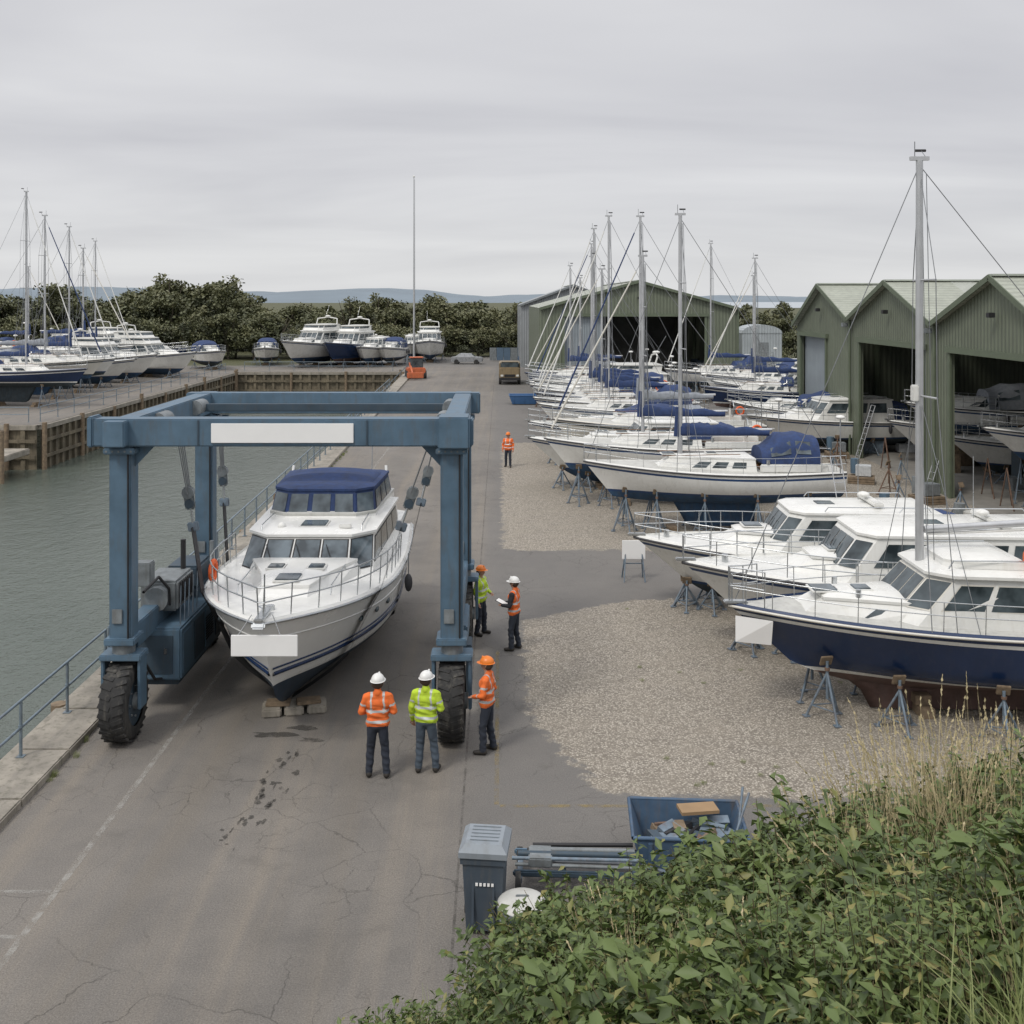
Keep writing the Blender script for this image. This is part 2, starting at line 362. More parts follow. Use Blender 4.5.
# ---------------------------------------------------------------- boats
class Hull: pass
def hullp(L,B,S0,S1,wl,kind,rake=None,pp=None,kst=.6,kf=.42):
    h=Hull(); h.L=L;h.B=B;h.wl=wl
    mot=kind=='m'; tm=.42; ts=.9 if mot else .62; pp=pp or (2.5 if mot else 2.0); rk=rake if rake is not None else (1.3 if mot else 1.1)
    def bb(t):
        if t<tm: return B/2*(ts+(1-ts)*math.sin(math.pi/2*t/tm))
        return B/2*(1-((t-tm)/(1-tm))**pp)
    def zs(t): return S0+(S1-S0)*(t**1.7 if mot else (.12*(1-t)**2+max(0,(t-.25)/.75)**1.8))
    def kz(t):
        if mot: return max(0,(t-kst)/(1-kst))**2.3*S1*kf
        return (.42*(max(0,.35-t)/.35)**1.6+.5*(max(0,t-.5)/.5)**1.8)*wl*1.15
    def pt(t,z):
        k=kz(t);s=zs(t);q=max(0,min(1,(z-k)/(s-k)))
        wm=(.84*(q/.34)**.9 if q<.34 else .84+.16*((q-.34)/.66)**.7) if mot else (1-(1-q)**2.6)**.6
        wb=(.55*q+.45*q**1.6) if mot else q**.75
        f=max(0,(t-.4)/.6)**1.4; w_=lerp(wm,wb,f)
        return bb(t)*w_, -L+L*t-rk*(1-q)*max(0,(t-.5)/.5)**1.6
    h.bb=bb;h.zs=zs;h.kz=kz;h.pt=pt;return h
def build_hull(mb,h,side,anti,boot,stripe,deck,rub=RUB,rubr=.035,N=30):
    T=[1-(1-i/(N-1))**1.25 for i in range(N)]
    mats=[anti]*6+[boot]+[side]*6+[stripe]+[side]
    for sg in(1,-1):
        rows=[]
        for t in T:
            k=h.kz(t);s=h.zs(t);wl=h.wl
            Z=[k+(wl-k)*j/6 for j in range(7)]+[wl+.09]+[wl+.09+(s-.22-wl-.09)*j/6 for j in range(1,7)]+[s-.14,s]
            row=[]
            for z in Z:
                z=min(max(z,k),s); x,y=h.pt(t,z); row.append((sg*x,y,z))
            rows.append(row)
        mb.grid(rows,side,True,mats=mats)
        if sg==1: tr=rows[0]
    left=[(-a,b,c) for a,b,c in tr]; mb.poly(tr+left[::-1],side)
    rows=[]
    for t in T:
        b=h.bb(t);s=h.zs(t);y=-h.L+h.L*t
        rows.append([(-b,y,s),(-b+min(.05,b),y,s+.05),(-b+min(.07,b),y,s-.0),(-b*.5,y,s+.04),(0,y,s+.06),(b*.5,y,s+.04),(b-min(.07,b),y,s-.0),(b-min(.05,b),y,s+.05),(b,y,s)])
    mb.grid(rows,deck,False,mats=[side,side,deck,deck,deck,deck,side,side])
    for sg in(1,-1): mb.tube([(sg*(h.bb(t)+.01),-h.L+h.L*t,h.zs(t)-.03) for t in T],rubr,rub)
def rail(mb,h,t0,t1,ht=.62,n=8,inset=.1,m=STEEL,r=.015,levels=(1,.5)):
    both=[]
    for sg in(1,-1):
        P=[]
        for i in range(n+1):
            t=t0+(t1-t0)*i/n; b=max(.04,h.bb(t)-inset); P.append(Vector((sg*b,-h.L+h.L*t-(0 if t<.98 else .02),h.zs(t)+.03)))
        for i,q in enumerate(P): mb.cyl(q,q+Vector((sg*.03,0,ht)),r*.9,m,n=5,caps=False)
        for f in levels: mb.tube([q+Vector((sg*.03*f,0,ht*f)) for q in P],r,m,n=5)
        both.append(P)
    for f in levels:
        if t1>.9: mb.cyl(both[0][-1]+Vector((.03,0,ht*f)),both[1][-1]+Vector((-.03,0,ht*f)),r,m,n=5)
def house(mb,y0,y1,w,z0,z1,rf,rb,ins,m,nose=.5,fr=.85,roof=None,wins=(),gm=GLASS,lip=.06,frame=None):
    def out(z,ex=0):
        f=(z-z0); yb=y0+rb*f-ex; yf=y1-rf*f+ex; ww=w/2-ins*f+ex; wf=ww*fr
        return [(-ww,yb),(ww,yb),(wf,yf-nose),(wf*.66,yf),(-wf*.66,yf),(-wf,yf-nose)]
    a=out(z0);b=out(z1)
    A=[Vector((*p_,z0)) for p_ in a];Bv=[Vector((*p_,z1)) for p_ in b]
    for i in range(6):
        j=(i+1)%6; mb.add([A[i],A[j],Bv[j],Bv[i]],[(0,1,2,3)],m)
    e0=[(*p_,z1) for p_ in out(z1,lip)];e1=[(*p_,z1+.06) for p_ in out(z1,lip)]; e2=[(p_[0]*.9,p_[1]*1,z1+.11) for p_ in out(z1,-.08)]; e3=[(p_[0]*.5,p_[1],z1+.14) for p_ in out(z1,-.3)]
    rm=roof or m
    mb.grid([e0,e1],rm,False,True); mb.grid([e1,e2,e3],rm,True,True); mb.poly(e3,rm); mb.poly(e0[::-1],rm)
    for (e,u0,u1,v0,v1) in wins:
        j=(e+1)%6; P=lambda u,v:(A[e].lerp(A[j],u)).lerp(Bv[e].lerp(Bv[j],u),v)
        n=(P(1,0)-P(0,0)).cross(P(0,1)-P(0,0)).normalized(); c=sum(A,Vector())/6
        if n.dot(P(.5,.5)-c)<0: n=-n
        if frame:
            du=.035/max(.3,(P(1,0)-P(0,0)).length); dv=.035/max(.2,(P(0,1)-P(0,0)).length)
            Q=[P(u0-du,v0-dv)+n*.01,P(u1+du,v0-dv)+n*.01,P(u1+du,v1+dv)+n*.01,P(u0-du,v1+dv)+n*.01]; mb.poly(Q,frame)
        Q=[P(u0,v0)+n*.018,P(u1,v0)+n*.018,P(u1,v1)+n*.018,P(u0,v1)+n*.018]; mb.poly(Q,gm)
def sidewins(n,u0,u1,v0,v1,gap=.03):
    o=[];d=(u1-u0)/n
    for i in range(n):
        a=u0+i*d+gap/2;b=u0+(i+1)*d-gap/2
        o.append((1,a,b,v0,v1)); o.append((5,1-b,1-a,v0,v1))
    return o
def frontwins(n,v0,v1,corner=True,gap=.03):
    o=[(3,i/n+gap/2,(i+1)/n-gap/2,v0,v1) for i in range(n)]
    if corner: o+=[(2,.08,.92,v0,v1),(4,.08,.92,v0,v1)]
    return o
def canopy(mb,y0,y1,w,z0,z1,m,wf=.9,e=2.6,win=None,f0=.75,f1=.55):
    ny=12; rows=[]
    for i in range(ny+1):
        u=i/ny; y=y0+(y1-y0)*u; sc=lerp(f0,1,sst(0,.25,u)) if u<.5 else lerp(1,f1,sst(.6,1,u))
        ww=w/2*lerp(1,wf,u); hh=(z1-z0)*sc-.05*abs(math.sin(u*math.pi*3)); row=[]
        for k in range(13):
            a=math.pi*k/12; cx,sx=math.cos(a),math.sin(a)
            row.append((ww*math.copysign(abs(cx)**(2/e),cx),y,z0+hh*abs(sx)**(2/e)))
        rows.append(row)
    mb.grid(rows,m,True); mb.poly(rows[0],m); mb.poly(rows[-1],m)
    if win:
        for r0,r1 in((2,5),(6,10)):
            for a,b in((1,3),(9,11)):
                q=[Vector(rows[r0][a]),Vector(rows[r1][a]),Vector(rows[r1][b]),Vector(rows[r0][b])]
                c=Vector((0,(y0+y1)/2,z0+.2)); mb.poly([v+(v-c).normalized()*.03 for v in q],win)
def rig(mb,h,ym,zb,zt,boom=4,cover=CANV,mm=ALU,r=.075,wr=.011,furl=None,spread=(.45,.72)):
    mb.cyl((0,ym,zb),(0,ym,zt),r,mm,r1=r*.8,n=10)
    mb.box((0,ym,zt+.04),(.08,.4,.08),mm); mb.cyl((0,ym+.1,zt),(0,ym+.1,zt+.4),.01,WIRE,n=4); mb.cyl((.0,ym-.15,zt+.05),(.3,ym-.15,zt+.25),.01,WIRE,n=4)
    mb.cyl((.3,ym-.25,zt+.25),(.3,ym-.02,zt+.25),.03,BLACK,n=4)
    H=zt-zb; cb=h.bb(max(0,1+ym/h.L))-.08; zc=h.zs(.5)+.03
    for sg in(1,-1):
        pts=[Vector((0,ym,zt-.15))]
        for f in spread[::-1]:
            sx=sg*(.95-.35*(f-.4)); e=Vector((sx*.75,ym-.1,zb+H*f)); mb.cyl((0,ym,zb+H*f),e,.022,mm,n=5); pts.append(e)
        pts.append(Vector((sg*cb,ym-.15,zc))); mb.tube(pts,wr,WIRE,4)
        mb.cyl((0,ym,zb+H*spread[0]),(sg*cb,ym+.35,zc),wr,WIRE,n=4); mb.cyl((0,ym,zb+H*spread[0]),(sg*cb,ym-.6,zc),wr,WIRE,n=4)
    bt=Vector((0,-.15,h.zs(1)+.1)); mb.cyl((0,ym,zt-.1),bt,wr,WIRE,n=4)
    if furl: mb.cyl(bt.lerp(Vector((0,ym,zt-.1)),.04),bt.lerp(Vector((0,ym,zt-.1)),.93),.05,furl,r1=.03,n=7)
    mb.cyl((0,ym,zt-.1),(0,-h.L+.1,h.zs(0)+.3),wr,WIRE,n=4)
    for k in(.12,-.12): mb.cyl((k,ym-.1,zt-.3),(k*1.3,ym-.25,zb+.5),wr*.8,WIRE,n=4)
    if boom:
        zb2=zb+1.0; mb.cyl((0,ym,zb2),(0,ym-boom,zb2+.05),.06,mm)
        if cover:
            rows=[]
            for i in range(13):
                u=i/12; hh=.36*(1-u*.6)+.05*math.sin(u*19); y=ym-.0-boom*u*.97; ww=.12+.025*math.sin(u*23)
                rows.append([(ww*math.cos(a)*(.9 if math.sin(a)>0 else 1),y,zb2-.06+(hh if math.sin(a)>0 else .12)*math.sin(a)) for a in [2*math.pi*k/10 for k in range(10)]])
            mb.grid(rows,cover,True,True); mb.poly(rows[0],cover); mb.poly(rows[-1],cover)
            mb.cyl((0,ym+.14,zb2-.2),(0,ym+.1,zb2+.9),.11,cover,r1=.08)
def hatch(mb,x,y,z,s=.5): mb.box((x,y,z),(s,s,.05),GLASS2,bev=.015); mb.box((x,y,z-.02),(s+.08,s+.08,.04),GEL,bev=.01)
def fender(mb,p,r=.11,l=.5,m=None):
    p=Vector(p); m=m or RUB; mb.ell(p,(r,r,l/2),m,8,6); mb.cyl(p+Vector((0,0,l/2)),p+Vector((0,0,l/2+.5)),.012,WIRE,n=4)

def motor_mesh(name,L=9.5,B=3.3,S0=1.55,S1=2.1,wl=.62,side=GEL,anti=ANTI_B,stripe=BLUEH,top='hard',cov=CANV,sup=-.44):
    mb=MB(); h=hullp(L,B,S0,S1,wl,'m'); build_hull(mb,h,side,anti,stripe,stripe,DECK if top!='hard' else GEL)
    zd=h.zs(.6)
    house(mb,-.68*L,-.2*L,B*.66,zd-.05,zd+.42,2.2,0,.25,GEL,nose=.8,fr=.62,wins=sidewins(2,.15,.85,.3,.75,.12),gm=GLASS)
    hatch(mb,0,-.36*L,zd+.6,.5); mb.cyl((0,-.1*L,h.zs(.9)),(0,-.1*L,h.zs(.9)+.25),.08,STEEL); 
    z0=h.zs(.3)
    if top=='hard':
        house(mb,-.9*L,sup*L,B*.8,z0-.05,z0+1.2,.75,.1,.12,GEL,nose=.35,fr=.9,wins=sidewins(3,.08,.95,.45,.88)+frontwins(3,.42,.9)+[(0,.1,.45,.1,.9),(0,.55,.9,.4,.9)])
        mb.box((0,-.72*L,z0+1.42),(B*.5,.25,.12),GEL,bev=.03); mb.ell((0,-.7*L,z0+1.58),(.17,.17,.08),GEL); mb.cyl((.5,-.7*L,z0+1.3),(.5,-.7*L,z0+2.9),.012,STEEL,n=4)
        hatch(mb,0,-.58*L,z0+1.33,.5)
        for sg in(1,-1): mb.tube([(sg*B*.34,-.55*L,z0+1.3),(sg*B*.34,-.56*L,z0+1.42),(sg*B*.34,-.85*L,z0+1.42),(sg*B*.34,-.86*L,z0+1.3)],.014,STEEL)
        for i in(-1,0,1): mb.cyl((i*.5,sup*L-.35,z0+.5),(i*.5+.2,sup*L-.65,z0+.9),.01,BLACK,n=4)
        canopy(mb,-.99*L,-.88*L,B*.76,z0,z0+1.1,cov,1,4,GLASS2,.9,1)
    elif top=='fly':
        house(mb,-.88*L,-.4*L,B*.84,z0-.05,z0+1.35,.85,.05,.1,GEL,nose=.4,fr=.88,lip=.15,wins=sidewins(3,.06,.96,.42,.88)+frontwins(3,.4,.9)+[(0,.1,.9,.1,.9)])
        house(mb,-.84*L,-.5*L,B*.68,z0+1.45,z0+1.95,.9,-.2,.05,GEL,nose=.4,fr=.9,roof=DECK,wins=frontwins(1,.55,.95)+sidewins(1,.2,.98,.6,.95))
        for sg in(1,-1): mb.tube([(sg*B*.32,-.8*L,z0+1.9),(sg*B*.3,-.82*L,z0+2.6),(0,-.83*L,z0+2.75)],.06,GEL)
        mb.ell((0,-.83*L,z0+2.85),(.28,.28,.1),GEL); mb.cyl((.3,-.83*L,z0+2.7),(.3,-.9*L,z0+4.0),.012,STEEL,n=4)
    else:
        house(mb,-.62*L,-.44*L,B*.8,z0-.05,z0+.75,1.1,.1,.12,GEL,nose=.4,fr=.88,wins=frontwins(3,.3,.92)+sidewins(1,.1,.95,.35,.9))
        canopy(mb,-.97*L,-.55*L,B*.82,z0+.1,z0+1.35,cov,.92,3.2,GLASS2,.8,.75)
    rail(mb,h,.42,1); 
    for sg in(1,-1):
        fender(mb,(sg*(h.bb(.35)+.14),-.65*L,h.zs(.35)-.35)); fender(mb,(sg*(h.bb(.15)+.14),-.85*L,h.zs(.15)-.35))
    mb.box((0,-.08,h.zs(1)+.06),(.16,.5,.07),STEEL,bev=.02)
    mb.box((0,-L-.12,.45),(.25,.3,.5),BLACK,bev=.05)
    return mb.mesh(name),h
def yacht_mesh(name,L=10,B=3.2,side=GEL,anti=ANTI_B,stripe=BLUEH,cov=CANV,mast=10.3,hood=True,kd=.95,furl=GEL2,fin=True,mm=ALU,r=.075,tent=False,mf=.42):
    mb=MB(); mb.M=Matrix.Translation((0,0,kd)); h=hullp(L,B,1.25,1.6,.45,'y'); build_hull(mb,h,side,anti,stripe,stripe,DECK)
    zd=h.zs(.5)
    house(mb,-.66*L,-.26*L,B*.56,zd-.02,zd+.42,1.6,.1,.25,GEL,nose=.9,fr=.6,wins=sidewins(3,.1,.9,.3,.78,.08),lip=.02)
    hatch(mb,0,-.33*L,zd+.58,.45); hatch(mb,0,-.5*L,zd+.6,.35)
    for sg in(1,-1):
        mb.box((sg*B*.3,-.8*L,zd+.14),(.16,.26*L,.3),GEL,bev=.04); mb.cyl((sg*B*.3,-.7*L,zd+.28),(sg*B*.3,-.7*L,zd+.45),.07,STEEL)
        mb.tube([(sg*B*.2,-.3*L,zd+.56),(sg*B*.21,-.6*L,zd+.62)],.014,TEAK)
    mb.box((0,-.8*L,zd+.07),(B*.46,.24*L,.04),TEAK)
    mb.torus((0,-.86*L,zd+.75),.4,.02,STEEL,'Y'); mb.cyl((0,-.85*L,zd),(0,-.85*L,zd+.75),.06,GEL)
    if hood: canopy(mb,-.7*L,-.6*L,B*.52,zd+.35,zd+.98,cov,.95,3,GLASS2,.95,.25)
    if tent: canopy(mb,-.9*L,-.68*L,B*.62,zd+.3,zd+1.4,cov,.9,2.6,GLASS2,.85,.5)
    rail(mb,h,.9,1,n=2,ht=.6); rail(mb,h,.04,.9,n=7,ht=.58,r=.008); rail(mb,h,.0,.1,n=2,ht=.6)
    rig(mb,h,-mf*L,zd+.4,mast-kd,boom=.36*L,cover=cov,furl=furl,mm=mm,r=r)
    mb.torus((B*.38,-.93*L,zd+.5),.2,.05,ORANGE,'X',12,5)
    mb.tube([(-B*.36,-.97*L,zd),(-B*.36,-.97*L,zd+2.0)],.025,STEEL); mb.ell((-B*.36,-.97*L,zd+2.05),(.18,.18,.08),GEL)
    mb.M=Matrix.Identity(4)
    if fin:
        rows=[]
        for z,a,b,wd in((0,-.66*L,-.42*L,.1),(.12,-.67*L,-.4*L,.16),(kd+.25,-.68*L,-.34*L,.12)):
            n=12; rows.append([(wd*math.sin(2*math.pi*k/n),(a+b)/2+(b-a)/2*math.cos(2*math.pi*k/n),z) for k in range(n)])
        mb.grid(rows,anti,True,True); mb.poly(rows[0],anti)
        mb.box((0,-.935*L,kd*.5+.45),(.08,.5,kd+.5),anti,bev=.02)
    h.kd=kd; return mb.mesh(name),h
STC={}
def stand_mesh(hh,m,sp=.5):
    k=(round(hh*5)/5,m.name,sp)
    if k in STC: return STC[k]
    H=k[0]; mb=MB(); top=Vector((0,0,H*.8)); F_=[]
    for a in(0,120,240):
        a=math.radians(a+60); f=Vector((math.cos(a)*sp,math.sin(a)*sp,.02)); F_.append(f); mb.cyl(f,top,.028,m,n=6); mb.box(f,(.13,.13,.02),m)
    for i in range(3): mb.cyl(F_[i].lerp(top,.25),F_[(i+1)%3].lerp(top,.25),.016,m,n=5)
    mb.cyl((0,0,H*.35),(0,0,H),.032,m,n=7); mb.cyl((0,0,H*.84),(.0,.0,H*.89),.055,STANDR,n=8)
    mb.box((.04,0,H),(.05,.26,.22),WOOD,Matrix.Rotation(math.radians(-25),3,'Y'),bev=.01)
    STC[k]=mb.mesh('boat_stand'); return STC[k]
BLK={}
def blocks(x,y,rz=0,z=.3):
    z=max(.1,round(z,2))
    if z not in BLK:
        mb=MB(); mb.box((0,0,z*.25),(1.1,.3,z*.5-.004),WOOD,bev=.01); mb.box((0,.02,z*.75),(.7,.34,z*.5-.004),WOOD,bev=.01); BLK[z]=mb.mesh('keel_block')
    return inst(BLK[z],'keel_block',(x,y,0),rz)
def put(me,h,name,x,y,rz,z0=.3,kd=0,stands=True,ts=(.15,.45,.78),m=STANDM,sc=1,out=.1,sp=.5):
    o=inst(me,name,(x,y,z0),rz,sc)
    if stands:
        Mw=Matrix.Translation((x,y,0))@Matrix.Rotation(math.radians(rz),4,'Z')
        for tt in ts:
            for sg in(1,-1):
                zl=max(h.wl*1.02,h.kz(tt)+.25)+(.25 if out>.1 else 0) ; xx,yy=h.pt(tt,zl); H=(zl+kd+z0)
                q=Mw@Vector((sg*(xx+out)*sc,yy*sc,0)); inst(stand_mesh(H,m,sp),'boat_stand',(q.x,q.y,0),rz+(180 if sg>0 else 0)+U(-12,12))
        for f in(.35,.6):
            q=Mw@Vector((0,-h.L*f*sc,0)); blocks(q.x,q.y,rz,z0)
    return o
random.seed(15)
mA,hA=motor_mesh('motor_cruiser',9.6,3.4,top='hard'); mBm,hB=motor_mesh('motor_cruiser',8.6,3.1,S0=1.5,S1=2.0,top='soft',anti=ANTI_D)
mF,hF=motor_mesh('motor_cruiser',11,3.8,S0=1.8,S1=2.5,top='fly'); mN,hN=motor_mesh('motor_cruiser',10.5,3.6,S0=1.7,S1=2.3,top='fly',side=NAVY,anti=ANTI_R)
yA,gA=yacht_mesh('sailing_yacht',10,3.2); yB,gB=yacht_mesh('sailing_yacht',10.5,3.3,side=GEL2,stripe=ANTI_D,cov=CANVG,mast=12.6,furl=CANV)
yC,gC=yacht_mesh('sailing_yacht',9.5,3.1,anti=ANTI_D,mast=13.2,furl=GEL,tent=True); yN,gN=yacht_mesh('sailing_yacht',13,3.8,side=NAVY,anti=ANTI_D,stripe=GEL,mast=17.2,furl=GEL,kd=1.2,r=.11)
yD,gD=yacht_mesh('sailing_yacht',9.6,3.2,mast=11.7,furl=None,tent=True,r=.085,mf=.38,kd=.85,hood=False)
yE,gE=yacht_mesh('sailing_yacht',8.8,2.9,side=NAVY,anti=ANTI_R,stripe=GEL,mast=11.2,furl=GEL,r=.06)

# ---- featured cruiser in the hoist
mb=MB(); L=11.0; ZB=.15; h=hullp(L,4.35,2.0,2.47,.86,'m',rake=1.35,pp=3.1,kst=.72,kf=.24); build_hull(mb,h,GELC,ANTI_N,GEL,GELC,GELC,rub=STEEL,rubr=.03,N=44)
for dz,r_ in((.2,.045),(.33,.022)):
    for sg in(1,-1):
        P=[]
        for i in range(40):
            tt=i/39*.99; z=.86+dz+.1*tt; x,y=h.pt(tt,z); P.append((sg*(x+.002),y,z))
        mb.tube(P,r_,NAVY,6)
for sg in(1,-1):
    P=[]
    for i in range(34):
        tt=i/33*.99; z=h.zs(tt)-.42; x,y=h.pt(tt,z); P.append((sg*x,y,z))
    mb.tube(P,.02,GELC,5)
    for tt in(.58,.66,.74):
        z=h.zs(tt)-.6; x,y=h.pt(tt,z); mb.ell((sg*x,y,z),(.05,.18,.07),GLASS,8,6)
zd=h.zs(.75)
house(mb,-4.6,-1.5,2.7,zd-.1,zd+.2,2.9,0,.5,GELC,nose=1.1,fr=.62,lip=.02)
hatch(mb,0,-2.7,zd+.34,.5); hatch(mb,.45,-3.6,zd+.35,.34); hatch(mb,-.45,-3.6,zd+.35,.34)
for sg in(1,-1): mb.tube([(sg*.98,-2.2,zd+.1),(sg*.98,-2.3,zd+.28),(sg*1.02,-4.0,zd+.28),(sg*1.02,-4.1,zd+.1)],.015,STEEL)
z0=h.zs(.4)-.06
house(mb,-9.8,-3.9,3.45,z0-.05,z0+.91,1.3,.1,.14,GELC,nose=.55,fr=.92,lip=.08,wins=sidewins(4,.05,.97,.4,.86,.02)+frontwins(3,.36,.92,True,.05),gm=GLASS2,frame=BLACK)
for i in(-1,0,1): mb.cyl((i*.7,-4.36,z0+.38),(i*.7+.25,-4.85,z0+.78),.012,BLACK,n=4)
hatch(mb,0,-5.9,z0+1.06,.6)
for sg in(1,-1): mb.tube([(sg*1.2,-5.4,z0+.98),(sg*1.2,-5.5,z0+1.11),(sg*1.2,-6.9,z0+1.11)],.015,STEEL)
mb.ell((.75,-5.6,z0+1.06),(.1,.1,.09),GELC); mb.box((-.8,-5.5,z0+1.08),(.3,.12,.1),GELC,bev=.02)
z1=z0+.94
house(mb,-10.2,-6.6,3.0,z1,z1+.14,.6,0,.05,GELC,nose=.4,fr=.9,lip=.01,roof=DECK)
house(mb,-10.0,-6.7,2.9,z1+.15,z1+.7,.55,.3,.16,CANV,nose=.4,fr=.92,lip=.03,wins=frontwins(3,.12,.88,True,.07)+sidewins(3,.04,.96,.14,.88,.04),gm=GLASS2)
canopy(mb,-9.8,-7.3,2.55,z1+.76,z1+1.0,CANV,.93,2.1,None,.3,.15)
for sg in(1,-1): mb.tube([(sg*1.36,-9.6,z1+.2),(sg*1.3,-9.9,z1+.9)],.04,GELC)
mb.cyl((-.9,-9.9,z1+.6),(-.9,-10.1,z1+1.9),.013,STEEL,n=4)
house(mb,-10.9,-9.5,3.5,z0,z0+.3,0,0,.0,GELC,nose=.1,fr=1,lip=.0)
rail(mb,h,.42,.995,ht=.62,n=11,inset=.14,r=.016,levels=(1,.55))
mb.torus((1.72,-3.1,zd+.38),.2,.055,ORANGE,'X',16,6)
mb.cyl((0,-.9,zd+.06),(0,-.9,zd+.26),.09,STEEL); mb.box((0,-.25,h.zs(1)+.08),(.18,.8,.08),STEEL,bev=.02); mb.box((0,.12,h.zs(1)-.02),(.26,.1,.12),STEEL,Matrix.Rotation(.5,3,'X'),bev=.03)
mb.cyl((0,-.4,zd+.1),(0,-.4,zd+1.0),.015,STEEL,n=5)
mb.tube([(.1,-.9,zd+.16),(.3,-1.2,zd+.14),(.1,-1.35,zd+.13),(-.25,-1.1,zd+.13),(-.1,-.8,zd+.12)],.02,CANVG)
mb.box((-.1,.06,h.zs(1)-.4),(1.25,.03,.4),SIGNW,bev=.008)
for sg in(1,-1): mb.cyl((sg*.4,.05,h.zs(1)-.22),(sg*.2,-.2,h.zs(1)+.1),.012,WIRE,n=4)
for y,sg in((-6,1),(-6,-1)):
    tt=1+y/L; fender(mb,(sg*(h.bb(tt)+.1),y,h.zs(tt)-.5),.1,.45,RUB)
BX=-4.52
mb.obj('motor_cruiser',(BX,19.75,ZB),180)
BH=h
mb=MB()
for i,(dx,dy) in enumerate(((0,0),(.47,.03),(-.46,-.02))): mb.box((dx,dy,.09),(.4,.55,.17),CONC,bev=.03)
for dx in(-.33,.3): mb.box((dx,0,.215),(.5,.3,.07),WOOD,Matrix.Rotation(dx*.3,3,'Z'),bev=.01)
me=mb.mesh('keel_block'); inst(me,'keel_block',(-4.35,22.2,0),10); inst(me,'keel_block',(-4.5,27.5,0),-3)

# ---- travelling boat hoist
mb=MB(); XL,XR,YF,YR=-7.45,-.95,20.8,26.6; ZT=6.1
def wheel(c,r=.76,w_=.52):
    c=Vector(c); prof=[(-.5,.62),(-.5,.86),(-.42,.96),(-.25,1),(.25,1),(.42,.96),(.5,.86),(.5,.62)]
    rows=[]
    for i in range(29):
        a=2*math.pi*i/28; rows.append([c+Vector((px*w_,math.cos(a)*pr*r,math.sin(a)*pr*r)) for px,pr in prof])
    mb.grid(rows,TYRE,True)
    for i in range(26):
        a=2*math.pi*i/26
        for s_ in(-1,1):
            q=Matrix.Rotation(a+(.07*s_),3,'X'); v=q@Vector((0,0,r*.985)); mb.box(c+Vector((s_*w_*.25,0,0))+v,(w_*.44,.085,.045),TYRE,q@Matrix.Rotation(.35*s_,3,'Z'))
    for s_ in(-1,1):
        mb.cyl(c+Vector((s_*w_*.30,0,0)),c+Vector((s_*w_*.42,0,0)),r*.63,LIFTD,n=20); mb.cyl(c+Vector((s_*w_*.3,0,0)),c+Vector((s_*w_*.6,0,0)),.16,GREY,n=12)
        for k in range(8):
            a=2*math.pi*k/8; mb.cyl(c+Vector((s_*w_*.42,math.cos(a)*.3,math.sin(a)*.3)),c+Vector((s_*w_*.46,math.cos(a)*.3,math.sin(a)*.3)),.025,STEEL,n=6)
for X,Yv in((XL,YF),(XR,YF),(XL,YR),(XR,YR)):
    wheel((X,Yv,.77))
    mb.box((X,Yv,1.68),(.82,.5,.12),LIFT,bev=.02)
    for s_ in(-1,1): mb.box((X+s_*.36,Yv,1.15),(.07,.36,1.0),LIFT,bev=.015)
    mb.cyl((X,Yv,1.7),(X,Yv,1.95),.22,GREY,n=14)
    mb.box((X,Yv,(1.9+ZT-.25)/2),(.44,.42,ZT-.25-1.9),LIFT,bev=.025)
    mb.box((X,Yv,2.0),(.6,.58,.14),LIFT,bev=.02); mb.box((X,Yv,ZT-.36),(.62,.6,.12),LIFT,bev=.02)
    for k in range(5):
        for s_ in(-1,1): mb.cyl((X-.24+k*.12,Yv+s_*.285,ZT-.36),(X-.24+k*.12,Yv+s_*.31,ZT-.36),.022,GREY,n=6)
    mb.cyl((X+.16,Yv-.23,2),(X+.16,Yv-.23,5.7),.018,BLACK,n=5); mb.box((X-.05,Yv-.235,2.5),(.2,.03,.28),GREY,bev=.008)
mb.beam((XL,YF+.3,1.95),(XL,YR-.3,1.95),.34,.5,LIFT); mb.beam((XR,YF+.3,1.95),(XR,YR-.3,1.95),.3,.46,LIFT)
mb.beam((XL-.02,YF-.55,ZT),(XL-.02,YR+.5,ZT),.42,.5,LIFT); mb.beam((XR+.02,YF-.3,ZT),(XR+.02,YR+.5,ZT),.42,.5,LIFT)
mb.box(((XL+XR)/2-.1,YF-.05,ZT+.003),(XR-XL+1.05,.46,.54),LIFT,bev=.025); mb.box(((XL+XR)/2,YR,ZT+.003),(XR-XL+.9,.4,.52),LIFT,bev=.025)
mb.box((XR+.05,YF-.12,ZT+.02),(.62,.72,.62),LIFT,bev=.03); mb.box((XL-.56,YF-.06,ZT+.02),(.12,.52,.6),LIFT,bev=.03)
for x in(-5.9,-2.6): 
    mb.box((x,YF-.29,ZT),(.03,.02,.5),LIFTD)
mb.beam((XL+.35,YF+1.6,ZT+.02),(XR-.35,YF+1.6,ZT+.02),.16,.18,LIFTD); mb.beam((XL+.35,YR-1.4,ZT+.02),(XR-.35,YR-1.4,ZT+.02),.16,.18,LIFTD)
mb.box((-4.25,YF-.3,ZT+.0),(2.78,.025,.38),SIGNW,bev=.006)
for X,s_ in((XL,1),(XR,-1)):
    for Yv in(YF,YR):
        mb.add([(X+s_*.22,Yv,ZT-.3),(X+s_*.6,Yv,ZT-.3),(X+s_*.22,Yv,ZT-.7),(X+s_*.22,Yv+.03,ZT-.3),(X+s_*.6,Yv+.03,ZT-.3),(X+s_*.22,Yv+.03,ZT-.7)],[(0,1,2),(3,5,4),(0,3,4,1),(1,4,5,2),(0,2,5,3)],LIFT)
